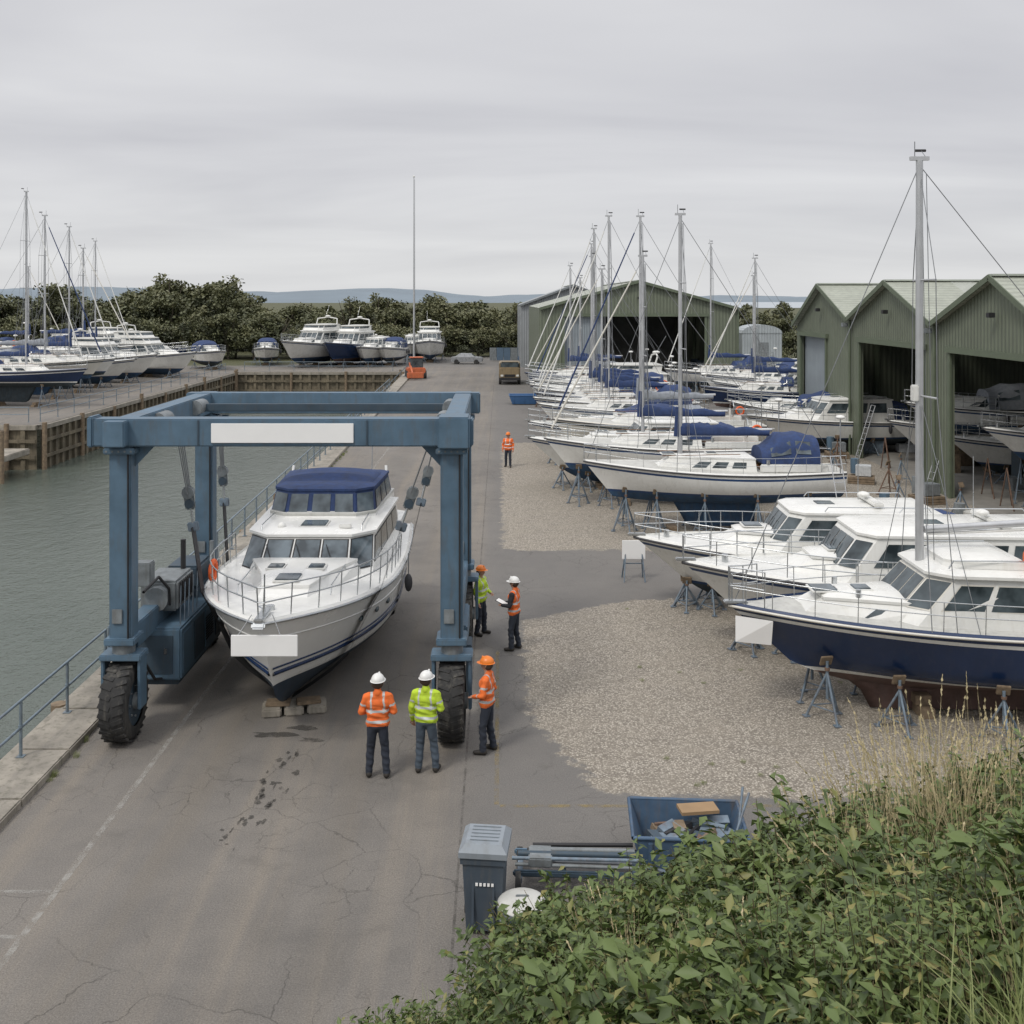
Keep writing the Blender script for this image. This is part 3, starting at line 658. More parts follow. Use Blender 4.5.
mb.box((XL+.15,23.9,1.22),(1.15,3.5,1.1),LIFT,bev=.04); mb.box((XL+.15,23.9,.62),(.95,3.2,.18),LIFTD,bev=.02)
for i in range(4): mb.box((XL+.735,22.6+i*.85,1.22),(.02,.74,.85),LIFTD if i%2 else LIFT,bev=.008); 
for i in range(9): mb.box((XL+.76,24.2,.98+i*.06),(.015,.6,.02),BLACK)
mb.box((XL+.15,22.14,1.22),(.8,.02,.8),LIFTD); mb.box((XL+.4,22.12,1.3),(.06,.02,.12),STEEL)
mb.box((XL+.1,23.2,2.32),(.8,1.2,.65),GREY,bev=.05); mb.box((XL+.1,24.8,2.3),(.75,1.1,.5),LIFTD,bev=.05); mb.cyl((XL+.1,22.4,2.3),(XL+.1,22.7,2.3),.26,GREY,n=14)
for i in range(7): mb.box((XL+.52,22.8+i*.14,2.35),(.02,.06,.45),BLACK)
mb.cyl((XL+.3,23.7,2.5),(XL+.3,23.7,3.3),.06,BLACK); mb.tube([(XL+.4,22.4,2.2),(XL+.45,22.2,2.6),(XL+.3,22.0,2.9),(XL+.25,21.2,2.8)],.03,BLACK)
mb.box((XL-.1,22.3,2.9),(.35,.3,.5),GREY,bev=.02); mb.cyl((XL+.5,25.3,1.9),(XL+.5,25.3,2.9),.05,GREY)
mb.tube([(XL+.3,22.2,.7),(XL+.35,21.6,.9),(XL+.2,21.2,1.5)],.03,BLACK)
for i in range(5): mb.cyl((XL+.75,22+i*.3,1.9),(XL+.75,22.05+i*.3,2.7),.012,STANDM,n=4)
mb.box((XR-.0,23.4,1.45),(.5,1.7,.5),LIFT,bev=.03); mb.cyl((XR,21.5,2.35),(XR,25.5,2.35),.04,BLACK)
mb.box((XR+.3,22.2,1.0),(.12,.6,1.0),LIFTD,bev=.02)
for X,s_ in((XL,1),(XR,-1)):
    for Yv in(22.4,25.1): mb.cyl((X+s_*.25,Yv-.3,ZT+.05),(X+s_*.25,Yv+.3,ZT+.05),.17,GREY,n=14)
for Yv in(22.75,26.0):
    tt=1-(Yv-19.75)/BH.L; zb=ZB
    for sg in(1,-1):
        topx=-4.2+sg*(2.75); hx=BX+sg*(BH.bb(tt)+.05); zsh=BH.zs(tt)+zb
        top=Vector((topx,Yv,ZT-.25)); hp=Vector((hx,Yv,zsh)); blk=top.lerp(hp,.42)
        for k_ in(-.13,-.04,.04,.13): mb.cyl(top+Vector((0,k_*1.6,0)),blk+Vector((0,k_,.1)),.014,WIRE,n=5)
        q=(hp-top).to_track_quat('Z','Y').to_matrix()
        mb.box(blk,(.1,.22,.5),GREY,q,bev=.03); mb.cyl(blk+q@Vector((-.07,0,-.12)),blk+q@Vector((.07,0,-.12)),.13,GREY,n=14); mb.cyl(blk+q@Vector((-.08,0,.12)),blk+q@Vector((.08,0,.12)),.1,LIFTD,n=12)
        b2=top.lerp(hp,.6); mb.cyl(blk,b2,.03,STEEL); mb.box(b2,(.08,.24,.2),STANDM,q,bev=.02)
        pts=[b2,hp]
        for z in(.85,.6,.4,.25,.12,.0):
            zz_=BH.kz(tt)+(BH.zs(tt)-BH.kz(tt))*z; x,y=BH.pt(tt,zz_); pts.append(Vector((BX+sg*(x+.03),Yv,zz_+zb-.01)))
        for a,b in zip(pts,pts[1:]): 
            wv=Vector((0,.13,0)); mb.poly([a-wv,a+wv,b+wv,b-wv],STRAP)
            o=Vector((sg*.012,0,-.01)); mb.poly([a-wv+o,a+wv+o,b+wv+o,b-wv+o],STRAP)
mb.obj('travelling_boat_hoist')

# ---- navy motorsailer
mb=MB(); L=11.5; h=hullp(L,3.7,1.55,1.8,.4,'m',rake=1.3,kf=.34); build_hull(mb,h,NAVY,ANTI_R,GEL,GEL,DECK,rub=GEL2,rubr=.03,N=36)
rows=[]
for z,a,b,wd in((-.38,-9.5,-3.0,.1),(.0,-10,-2.8,.16),(.3,-10.2,-2.4,.3)):
    rows.append([(wd*math.sin(2*math.pi*k/14),(a+b)/2+(b-a)/2*math.cos(2*math.pi*k/14),z) for k in range(14)])
mb.grid(rows,ANTI_R,True,True); mb.poly(rows[0],ANTI_R)
zd=h.zs(.6)
house(mb,-4.2,-1.1,2.3,zd-.1,zd+.36,1.8,0,.3,GEL,nose=.9,fr=.62,lip=.03,wins=sidewins(3,.12,.9,.35,.75,.14),frame=STEEL)
hatch(mb,0,-2.0,zd+.5,.5); hatch(mb,0,-2.8,zd+.52,.35)
for x,y in((.5,-2.4),(-.5,-2.6)): mb.cyl((x,y,zd+.4),(x,y,zd+.6),.06,STEEL)
house(mb,-6.1,-3.0,2.75,zd-.1,zd+1.0,.9,.1,.12,GEL,nose=.45,fr=.86,lip=.12,wins=sidewins(2,.08,.93,.42,.86,.06)+frontwins(3,.42,.9),frame=GEL2)
house(mb,-5.9,-4.3,1.9,zd+1.12,zd+1.2,.5,.1,.1,GEL,nose=.3,lip=.0)
house(mb,-9.6,-6.1,2.5,zd-.1,zd+.42,.0,.0,.12,GEL,nose=.1,fr=1,lip=.05,wins=sidewins(3,.1,.9,.35,.75,.1))
for x in(-.9,.9): mb.tube([(x,-4.3,zd+1.14),(x,-4.4,zd+1.3),(x,-5.8,zd+1.3),(x,-5.9,zd+1.14)],.015,STEEL)
rail(mb,h,.05,.995,ht=.6,n=14,r=.011,levels=(1,.55)); mb.box((0,-.15,h.zs(1)+.05),(.2,.5,.06),STEEL,bev=.02)
rail(mb,h,.94,1,ht=.76,n=2,r=.015)
rig(mb,h,-4.05,zd+.5,11.25,boom=0,mm=ALU,r=.09,wr=.01)
mb.cyl((0,-4.15,zd+1.75),(0,-9.3,zd+2.1),.075,ALU,n=10); mb.cyl((0,-4.2,zd+1.65),(0,-9.3,zd+1.9),.03,GEL,n=8)
mb.torus((-1.0,-5.9,zd+1.35),.2,.05,ORANGE,'Y',14,6); mb.box((0,-3.95,6.3),(.2,.12,.35),GEL,bev=.02)
P=[]
for tt,z in((.985,1.05),(.925,1.05),(.925,1.6),(.985,1.6)):
    x,y=h.pt(tt,z); P.append(Vector((-x-.08-(.05 if z<1.5 else 0),y,z)))
P[0].y=P[3].y=-.12; P[1].y=P[2].y=-.82; mb.poly(P,SIGNW); mb.poly([p_+Vector((.02,0,0)) for p_ in P][::-1],SIGNW)
me=mb.mesh('navy_motorsailer'); put(me,h,'navy_motorsailer',4.87,22.4,89,.42,ts=(.2,.38,.56,.74,.88),out=.22,sp=.42)
m1_=motor_mesh('motor_cruiser',10.6,3.7,S0=1.6,S1=1.98,wl=.6,anti=ANTI_B,top='hard',sup=-.3); put(m1_[0],m1_[1],'motor_cruiser',4.55,26.2,89,.2,ts=(.2,.55,.8,.93),sp=.42)
m2_=motor_mesh('motor_cruiser',9.2,3.3,S0=1.45,S1=1.85,wl=.55,anti=ANTI_D,top='hard',sup=-.36); put(m2_[0],m2_[1],'motor_cruiser',3.8,29.8,88,.15,ts=(.2,.5,.82,.93),sp=.42)
put(yD,gD,'sailing_yacht',3.15,39.6,90,.2,.85,ts=(.15,.35,.55,.75,.9))
row=[(yA,gA,'y',1.9,45.0,91),(mA,hA,'m',1.3,48.6,90),(yB,gB,'y',2.6,52.3,92),(mBm,hB,'m',1.5,56,88),(yC,gC,'y',2.2,59.8,90),(yA,gA,'y',2.0,63.6,91),(yE,gE,'y',2.2,67,91),(yC,gC,'y',2.3,70.5,89),(mF,hF,'m',2.0,74.5,90),(yB,gB,'y',2.4,78.2,90),(mA,hA,'m',2.2,82,90),(yE,gE,'y',2.0,85.5,90),(yA,gA,'y',2.6,89,90)]
for me,h_,k_,x,y,rz in row:
    put(me,h_,'sailing_yacht' if k_=='y' else 'motor_cruiser',x,y,rz+U(-3,3),.25,.95 if k_=='y' else 0,ts=(.25,.75,.92),m=STANDM if R()<.6 else STANDR)
for me,h_,k_,x,y,rz in [(mBm,hB,'m',14.5,67,60),(mF,hF,'m',15.5,77,75),(yA,gA,'y',16,84,85),(mA,hA,'m',25,98,100),(mBm,hB,'m',24,88,70),(mF,hF,'m',27,108,170),(m2_[0],m2_[1],'m',14,60,95),(m2_[0],m2_[1],'m',22,82,40),(yE,gE,'y',13.6,71.5,85),(mBm,hB,'m',21.5,93,120),(yC,gC,'y',14,89.5,92)]:
    put(me,h_,'sailing_yacht' if k_=='y' else 'motor_cruiser',x,y,rz,.3,.95 if k_=='y' else 0,ts=(.25,.75))
for me,h_,k_,x,y,rz,sc in [(yN,gN,'y',-33.4,85,-100,1),(yB,gB,'y',-34.6,92,-95,1.25),(yC,gC,'y',-35.8,98,-95,1.15),(yA,gA,'y',-39.4,113,-95,1.35),(yC,gC,'y',-42.6,122,-95,1.15),
    (mA,hA,'m',-36,104,-95,1.2),(mF,hF,'m',-35.5,109,-110,1.1),(mN,hN,'m',-36,121,-120,1.2),(mF,hF,'m',-33.5,116,-115,1.05),(mBm,hB,'m',-34,128,-150,1.1),(mBm,hB,'m',-46,107,-95,1.2),
    (mF,hF,'m',-27.5,132,160,1.3),(mN,hN,'m',-22.0,132,165,1.3),(mA,hA,'m',-17.8,134,172,1.15),(mBm,hB,'m',-15.0,135,175,1.15),(mF,hF,'m',-9.5,142,184,1.15),(mBm,hB,'m',-30.5,136,190,1.1),(mA,hA,'m',-12.5,146,180,1.1),(mF,hF,'m',-45,133,-130,1.2),(mA,hA,'m',-52,138,-130,1.3),(yA,gA,'y',-52,126,-100,1.2)]:
    put(me,h_,'sailing_yacht' if k_=='y' else 'motor_cruiser',x,y,rz,.35,.95 if k_=='y' else 0,ts=(.3,.75),sc=sc)

# ---------------------------------------------------------------- sheds
GRX=corr('green_cladding',(.155,.178,.128),'X',.3); ROOFG=corr('roof_sheets_pale_green',(.35,.37,.31),'X',.35,dirt=.5)
DOORG=corr('sliding_door_grey',(.28,.32,.35),'X',.22,dirt=.2); INNER=mat('shed_interior',(.2,.205,.2),.9,var=.3,scale=.5)
TRIM=mat('shed_trim',(.11,.135,.09),.6)
TRIML=mat('flashing_pale',(.36,.39,.34),.6); CONF=mat('shed_floor',(.22,.21,.19),.9,var=.2,scale=1)
GREYC=corr('grey_cladding',(.3,.32,.33),'X',.3)
m,t,p=newmat('added_rooflight_sheet'); p.inputs['Base Color'].default_value=(.45,.47,.42,1); tr_=t.N('ShaderNodeBsdfTransparent'); mx=t.N('ShaderNodeMixShader'); mx.inputs[0].default_value=.75
t.L(tr_.outputs[0],mx.inputs[1]); t.L(p.outputs[0],mx.inputs[2]); t.L(mx.outputs[0],t.n['Material Output'].inputs[0]); RLT=m  # added see-through roof strips, let daylight into the dark bays
def shed(name,bays,zv,za,depth,loc,rz,wall=GRX,roof=ROOFG,trim=TRIM,roofx=None,dh=6.4,lights=True):
    mb=MB(); T=.16
    for (x0,x1,d0,d1,kind,zl,zr) in bays:
        xm=(x0+x1)/2
        def prism(pts):
            n=len(pts); vs=[(a,0,b) for a,b in pts]+[(a,T,b) for a,b in pts]
            mb.add(vs,[list(range(n)),list(range(n,2*n))[::-1]]+[(i,(i+1)%n,n+(i+1)%n,n+i) for i in range(n)],wall)
        prism([(x0,0),(d0,0),(d0,dh),(x0,dh)]); prism([(d1,0),(x1,0),(x1,dh),(d1,dh)])
        prism([(x0,dh),(x1,dh),(x1,zr),(xm,za),(x0,zl)])
        cuts=[-.35]
        if lights:  # strips added to the roof to brighten the interior
            y=3
            while y<depth-4: cuts+=[y,y+1.2]; y+=6.2
        cuts+=[depth]
        for a,b,za_,zb_ in((x0,xm,zl,za),(xm,x1,za,zr)):
            for i in range(len(cuts)-1):
                ya,yb=cuts[i],cuts[i+1]; mm=RLT if i%2 else roof
                if i%2: mb.add([(a,ya,za_+.06),(b,ya,zb_+.06),(b,yb,zb_+.06),(a,yb,za_+.06)],[(0,1,2,3)],mm)
                else: mb.add([(a,ya,za_+.06),(b,ya,zb_+.06),(b,yb,zb_+.06),(a,yb,za_+.06),(a,ya,za_+.0),(b,ya,zb_+.0),(b,yb,zb_+.0),(a,yb,za_+.0)],[(0,1,2,3),(4,7,6,5),(0,4,5,1)],mm)
            mb.beam((a,-.38,za_+.0),(b,-.38,zb_+.0),.05,.24,TRIM if roof is ROOFG else trim,0)
        mb.beam((xm,-.3,za+.1),(xm,depth,za+.1),.4,.08,TRIML,0)
        for dx in(d0,d1): mb.box((dx,-.06,dh/2),(.22,.1,dh),trim)
        mb.box(((d0+d1)/2,-.1,dh+.12),(d1-d0+.6,.16,.26),trim)
        if kind=='closed': mb.box(((d0+d1)/2,.3,dh/2),(d1-d0,.1,dh-.05),DOORG)
        elif kind=='half': mb.box((d0+(d1-d0)*.14,.3,dh/2),((d1-d0)*.28,.1,dh-.05),DOORG)
        for k in range(1,5):
            y=depth*k/5
            for xx in(x0+.3,x1-.3): mb.box((xx,y,zl/2),(.25,.3,zl),TRIM)
            for a,b,za_,zb_ in((x0,xm,zl,za),(xm,x1,za,zr)): mb.beam((a,y,za_-.25),(b,y,zb_-.25),.2,.35,TRIM,0)
        mb.cyl((x1-.05,-.14,0),(x1-.05,-.14,zr),.07,trim,n=8)
        mb.box((xm,-.3,za-1.5),(.3,.25,.2),BLACK,bev=.02); mb.box((x1-.3,-.35,dh+.9),(.35,.3,.22),GREY,bev=.02)
    X0,X1=bays[0][0],bays[-1][1]; ws=wall if roofx is None else roofx
    mb.box((X0+.06,depth/2+.1,bays[0][5]/2),(.14,depth-.2,bays[0][5]-.02),ws); mb.box((X1-.06,depth/2+.1,bays[-1][6]/2),(.14,depth-.2,bays[-1][6]-.02),ws)
    mb.box(((X0+X1)/2,depth-.1,zv/2),(X1-X0-.3,.15,zv),INNER)
    for (x0,x1,_a,_b,_c,zl,zr) in bays: mb.add([(x0,depth-.1,zl),(x1,depth-.1,zr),((x0+x1)/2,depth-.1,za)],[(0,1,2)],INNER)
    mb.poly([(X0+.1,.2,.006),(X1-.1,.2,.006),(X1-.1,depth-.2,.006),(X0+.1,depth-.2,.006)],CONF)
    for k in range(36):
        x=U(X0+1,X1-1); y=U(1.0,depth*.6); s=U(.4,1.3); mb.box((x,y,s/2),(U(.4,1.3),U(.4,1.2),s),random.choice([WOOD,GREY,STANDM,LIFTD,DECK,GEL2,CANVW]),bev=.02)
    for bx in bays:
        for yy in range(5):
            mb.box((bx[1]-.9,4+yy*3.2,1.2),(.8,.08,2.4),LIFTD); mb.box((bx[1]-.9,5.5+yy*3.2,1.5),(.8,2.9,.06),WOOD); mb.box((bx[1]-.9,5.3+yy*3.2,1.8),(.6,1.6,.5),random.choice([GEL2,REDM,CANVG]),bev=.03)
    for k in range(12):
        x=U(X0+1.5,X1-1.5); y=U(-.8,5)
        for a in(-.6,.6): mb.cyl((x+a,y,0),(x,y,1.7),.03,STANDR,n=5)
        mb.cyl((x-.6,y+.5,0),(x,y,1.7),.03,STANDR,n=5)
    return mb.obj(name,loc,rz)
GRY=corr('green_cladding_side',(.155,.178,.128),'Y',.3)
random.seed(4)
shed('green_boat_shed',[(0,11,1.0,6.4,'closed',7.0,7.6),(11,22.5,12.3,21.0,'open',7.6,7.6),(22.5,34,23.9,33,'open',7.6,7.0)],6.9,9.6,26,(19.8,70,0),-90,roofx=GRY)
shed('green_boat_shed',[(0,18.2,2.2,15.2,'half',7.9,7.9)],7.8,10.4,34,(3.6,96,0),0,roofx=GRY,dh=7.2)
shed('grey_boat_shed',[(0,14,3,9,'closed',8,8)],7.9,10.6,20,(2.6,136,0),0,wall=GREYC,roof=GREYC,trim=GREY,roofx=GREYC,lights=False)
mb2,hb2=motor_mesh('motor_launch',7,2.5,S0=1.2,S1=1.6,wl=.5,top='soft',cov=CANVG); put(mb2,hb2,'motor_launch',20.6,53.5,85,1.9,ts=(.25,.75)); put(mb2,hb2,'motor_launch',21.5,41.5,100,.5,ts=(.25,.75)); put(mb2,hb2,'motor_launch',20.4,44.5,92,1.7,ts=(.25,.75)); put(m2_[0],m2_[1],'motor_cruiser',21.4,50.5,86,.3,ts=(.25,.75)); put(mBm,hB,'motor_cruiser',20.6,55.8,92,.3,ts=(.25,.75))
HUT=corr('hut_sheet',(.4,.44,.46),'X',.3); mb=MB(); mb.box((0,0,1.6),(4.2,3.5,3.2),HUT)
rows=[[(2.15*math.cos(math.pi*k/10),y,3.2+.9*math.sin(math.pi*k/10)) for k in range(11)] for y in(-1.8,1.8)]; mb.grid(rows,HUT,True); mb.poly(rows[0],HUT); mb.poly(rows[1],HUT)
mb.box((.2,-1.78,1.2),(1,.06,2.1),GREY,bev=.02); mb.box((0,0,-1.1),(5,4.5,2.2),GREYC,bev=.03); mb.box((-1,-2.28,-1.2),(1.6,.06,1.9),GREY); mb.obj('storage_hut',(27.5,112,2.0))

# ---------------------------------------------------------------- small yard objects
mb=MB(); mb.cyl((0,0,0),(0,0,23),.13,ALU,r1=.05,n=10); mb.box((0,0,.1),(.6,.6,.2),CONC,bev=.02); mb.ell((0,0,23.05),(.12,.12,.12),GEL); mb.cyl((.14,0,1.2),(.1,0,22.7),.012,WIRE,n=4); mb.box((.12,0,1.2),(.05,.05,.25),STEEL); mb.obj('flagpole',(-10,122,0))
mb=MB()
OR=mat('plant_orange',(.5,.13,.05),.5,dirt=.5)
mb.box((0,0,.85),(2.0,2.6,.7),OR,bev=.08); mb.box((.1,.3,1.7),(1.4,1.3,1.1),GLASS,bev=.05); mb.box((.1,.3,2.3),(1.5,1.5,.1),OR,bev=.03)
for x in(-.95,.95):
    for y in(-.9,.9): mb.cyl((x-.15,y,.45),(x+.15,y,.45),.45,TYRE,n=16)
mb.beam((-.6,-2.6,.7),(-.6,.8,1.6),.2,.25,OR); mb.box((-.3,-2.8,.5),(1.8,.5,.6),OR,bev=.05); mb.obj('orange_loader',(-9.4,117,0),10)
mb=MB()
VB=mat('truck_paint',(.25,.19,.11),.45,dirt=.4)
mb.box((0,.9,1.35),(2.2,3.6,1.7),VB,bev=.08); mb.box((0,-1.6,1.15),(2.1,1.5,1.3),VB,bev=.12); mb.box((0,-1.5,1.95),(1.9,1.2,.7),GLASS,bev=.12); mb.box((0,-1.4,2.32),(1.8,1.1,.08),VB,bev=.03)
mb.box((0,-2.38,.6),(2.1,.12,.3),BLACK,bev=.03); mb.box((0,-2.36,.95),(1.1,.06,.25),BLACK,bev=.01)
for x in(-.8,.8): mb.box((x,-2.37,.95),(.28,.06,.2),GEL,bev=.02)
for x in(-.98,.98):
    for y in(-1.5,1.7): mb.cyl((x-.14,y,.42),(x+.14,y,.42),.42,TYRE,n=16)
mb.obj('yard_truck',(1.0,110,0))
def car(loc,rz,paint_):
    mb=MB(); prof=[(-2.1,.35),(-2.15,.75),(-1.9,.95),(-1.2,1.0),(-.6,1.42),(.9,1.45),(1.6,1.0),(2.05,.95),(2.15,.6),(2.1,.35)]
    rows=[[(x*(1 if z<1.05 else .84),y,z) for y,z in prof] for x in(-.86,-.82,.82,.86)]; rows[0]=[(x,y,z-.02) for x,y,z in rows[0]]; rows[3]=[(x,y,z-.02) for x,y,z in rows[3]]
    mb.grid(rows,paint_,False); mb.poly(rows[0],paint_); mb.poly(rows[3],paint_)
    mb.poly([(-.66,-1.14,1.05),(.66,-1.14,1.05),(.6,-.66,1.39),(-.6,-.66,1.39)],GLASS); mb.poly([(-.66,1.54,1.06),(.66,1.54,1.06),(.6,1.0,1.42),(-.6,1.0,1.42)],GLASS)
    for s_ in(-1,1): mb.poly([(s_*.8,-1.0,1.06),(s_*.8,1.35,1.06),(s_*.74,.9,1.37),(s_*.74,-.6,1.36)],GLASS)
    for x in(-.8,.8):
        for y in(-1.35,1.35): mb.cyl((x-.1,y,.33),(x+.1,y,.33),.33,TYRE,n=14)
    mb.obj('parked_car',loc,rz)
car((-4.5,143,0),85,mat('car_silver',(.3,.31,.32),.3,.4)); car((4.6,144,0),95,mat('car_blue',(.04,.08,.16),.3))
def skip(name,loc,rz,m,s=1,junk=True,H=.75):
    mb=MB(); W,Dp=.95*s,.7*s
    o=[(-W,-Dp),(W,-Dp),(W,Dp),(-W,Dp)]; bt=[(a*.8,b*.85,.06) for a,b in o]; tp=[(a,b,H) for a,b in o]
    mb.grid([bt,tp],m,False,True); mb.poly(bt,m); ib=[(a*.9,b*.95,.1) for a,b,_ in bt]; it=[(a*.96,b*.95,H) for a,b in o]; mb.grid([ib,it],m,False,True); mb.grid([tp,it],m,False,True)
    for x in(-.5,0,.5): mb.box((x*W*1.4,-Dp*.94,H*.5),(.07,.05,H*.85),m,Matrix.Rotation(math.radians(8),3,'X'),bev=.01)
    mb.tube([(*p_[:2],H+.01) for p_ in tp+[tp[0]]],.03,m)
    if junk:
        for i in range(44):
            a=U(-1.5,1.5); mb.box((U(-.65,.65)*W,U(-.55,.55)*Dp,H*.5+U(0,.22)),(U(.08,.7),U(.04,.2),U(.02,.14)),random.choice([WOOD,GREY,WOOD,CANVG,STANDR,LIFTD,BLACK,STANDM]),Matrix.Rotation(a,3,'Z')@Matrix.Rotation(U(-.5,.5),3,'X'))
        mb.box((.2,.25,H+.06),(.6,.3,.05),mat('cardboard',(.3,.2,.11),.9),Matrix.Rotation(.2,3,'Z'))
        mb.cyl((.6,-.4,.4),(.95,.0,H+.45),.02,STANDM); mb.cyl((.75,-.1,.4),(.9,.3,H+.4),.02,STANDM)
    return mb.obj(name,loc,rz)
SK=mat('skip_blue',(.055,.1,.165),.6,dirt=.6,dcol=(.13,.1,.07),var=.25)
skip('rubbish_skip',(2.88,16.2,0),-4,SK,.9,True,.68); skip('rubbish_skip',(2.0,88,0),0,mat('skip_bright',(.05,.13,.28),.5),1.3,False)
def bin_(name,loc,rz,body,lid):
    mb=MB(); b=[(-.26,-.3),(.26,-.3),(.26,.3),(-.26,.3)]
    rows=[[(a*.85,c*.82,.08) for a,c in b],[(a*1.0,c*1.0,.95) for a,c in b],[(a*1.1,c*1.08,.96) for a,c in b],[(a*1.12,c*1.1,1.06) for a,c in b]]
    mb.grid(rows,body,False,True); mb.poly(rows[0],body)
    lr=[[(a*1.18,c*1.16,1.05) for a,c in b],[(a*1.18,c*1.16,1.12) for a,c in b],[(a*.9,c*.88,1.2) for a,c in b]]; mb.grid(lr,lid,False,True); mb.poly(lr[-1],lid)
    mb.cyl((-.28,.36,1.04),(.28,.36,1.04),.025,body); 
    for x in(-.27,.27): mb.cyl((x-.03,.28,.11),(x+.03,.28,.11),.11,TYRE,n=14)
    for x in(-.13,.13): mb.box((x,-.285,.55),(.03,.02,.7),body,Matrix.Rotation(math.radians(-4),3,'X'))
    for i,x in enumerate((-.1,-.05,0,.05,.1)): mb.box((.02+x,-.297,.7),(.03,.012,.035),SIGNW,Matrix.Rotation(math.radians(-4),3,'X'))
    for i in range(5): mb.box((0,-.16+i*.09,1.208),(.36,.02,.012),lid)
    return mb.obj(name,loc,rz)
BB=mat('bin_plastic',(.06,.08,.105),.55,dirt=.5,dcol=(.14,.13,.11)); BL=mat('bin_lid',(.24,.27,.3),.6,dirt=.4,dcol=(.14,.13,.11))
o=bin_('wheelie_bin',(-.2,14.6,0),-6,BB,BL); o.scale=(1.08,1.05,1.06)
mb=MB(); mb.cyl((0,0,0),(0,0,.6),.32,LIFTD,n=22); mb.ell((0,0,.6),(.34,.34,.1),DECK,22,5,0,1); mb.cyl((0,0,.56),(0,0,.605),.345,GREY,n=22); mb.box((0,0,.7),(.18,.04,.03),GREY,bev=.01)
for z in(.2,.42): mb.cyl((0,0,z),(0,0,z+.03),.33,GREY,n=22)
mb.obj('storage_drum',(.3,14.1,0))
mb=MB(); random.seed(8)
for x in(-.85,.85):
    for y in(-.28,.38): mb.cyl((x-.06 if x<0 else x-.02,y,.17),(x+.02 if x<0 else x+.06,y,.17),.17,TYRE,n=16)
    mb.box((x,.05,.24),(.08,.8,.07),STANDM)
mb.beam((-.95,-.25,.3),(.95,-.25,.3),.07,.09,LIFTD); mb.beam((-.95,.35,.3),(.95,.35,.3),.07,.09,LIFT); mb.beam((-.2,-.25,.3),(-.2,.35,.3),.06,.07,LIFTD)
for i in range(8):
    y=-.14+(i%4)*.13; z=.37+(i//4)*.09; mb.cyl((-.8+U(-.2,.15),y,z),(.85+U(-.3,.2),y+U(-.07,.07),z+U(0,.02)),U(.025,.045),random.choice([STANDM,GREY,BLACK,CANVG,LIFTD]),n=10)
mb.box((-.55,.0,.42),(.35,.4,.14),GREY,bev=.02); mb.cyl((.95,.05,.3),(1.35,.05,.2),.03,STANDM); mb.obj('tube_trailer',(1.15,15.6,0),-3)
mb=MB(); mb.box((0,0,.95),(.72,.03,.58),SIGNW,bev=.006)
for x in(-.25,.25): mb.beam((x,.03,.9),(x*1.3,-.25,.0),.035,.035,STANDM,0); mb.beam((x,.05,.9),(x*1.3,.35,.0),.035,.035,STANDM,0)
mb.beam((-.3,.1,.5),(.3,.1,.5),.03,.03,STANDM,0); mb.obj('notice_board',(4.15,32.6,0),0)
for (x,y) in [(17.2,50),(18.3,45),(14.6,35.5),(17.5,39),(18.6,58),(16,56.5),(15.4,41)]:
    mb=MB()
    for i in range(3): mb.box((0,0,.06+i*.11),(1.2,1.0-.02*i,.09),WOOD)
    mb.box((.1,0,.6),(.7,.6,.5),random.choice([GREY,LIFTD,DECK,CANVW]),bev=.02); mb.cyl((-.3,.3,.4),(-.3,.3,1.1),.2,random.choice([LIFT,GREY]),n=14); mb.obj('pallet_stack',(x,y,0),U(-30,30))
for (x,y) in [(18.2,41.5),(18.0,56),(17,62),(15.5,48),(16.4,43.2),(13.8,44),(17.4,47),(18.9,49.5),(16.2,51)]: inst(stand_mesh(1.4,STANDM if R()<.5 else STANDR),'boat_stand',(x,y,0),U(0,360))
mb=MB()
for x in(-.2,.2): mb.cyl((x,0,0),(x,1.0,3),.022,ALU,n=6)
for i in range(10): mb.cyl((-.2,.1+i*.1,.3+i*.3),(.2,.1+i*.1,.3+i*.3),.014,ALU,n=5)
lm=mb.mesh('ladder'); inst(lm,'ladder',(12.4,37.3,0),10); inst(lm,'ladder',(19.2,56.6,0),-80); inst(lm,'ladder',(19.3,47.5,0),-80)
mb=MB(); FB=mat('fence_blue',(.09,.14,.2),.7)
for i in range(9): mb.box((-1+i*1.0,0,1.0),(.96,.05,1.8),FB if i%3 else GREY,bev=.01)
mb.obj('boundary_fence',(0,150,0))

# ---------------------------------------------------------------- people
SKIN=mat('skin',(.42,.24,.17),.55,var=.08); HAIR=mat('hair',(.05,.03,.02),.8); BOOT=mat('boots',(.03,.026,.022),.7)
HVO=mat('hi_vis_orange',(.74,.15,.028),.75,var=.16,scale=8,bump=.5,bscale=12,dirt=.2); HVY=mat('hi_vis_yellow',(.44,.6,.035),.75,var=.16,scale=8,bump=.5,bscale=12,dirt=.2)
REFL=mat('reflective_tape',(.45,.47,.47),.35,.1,var=.05); TRN=mat('trousers_navy',(.025,.031,.045),.9,var=.25,bump=.5,bscale=12); TRJ=mat('trousers_denim',(.06,.08,.105),.9,var=.25,bump=.5,bscale=12)
DARKS=mat('dark_sleeve',(.025,.025,.03),.9); HWH=mat('helmet_white',(.72,.72,.7),.35); HOR=mat('helmet_orange',(.75,.2,.025),.35); LIPS=mat('lips',(.3,.12,.1),.6)
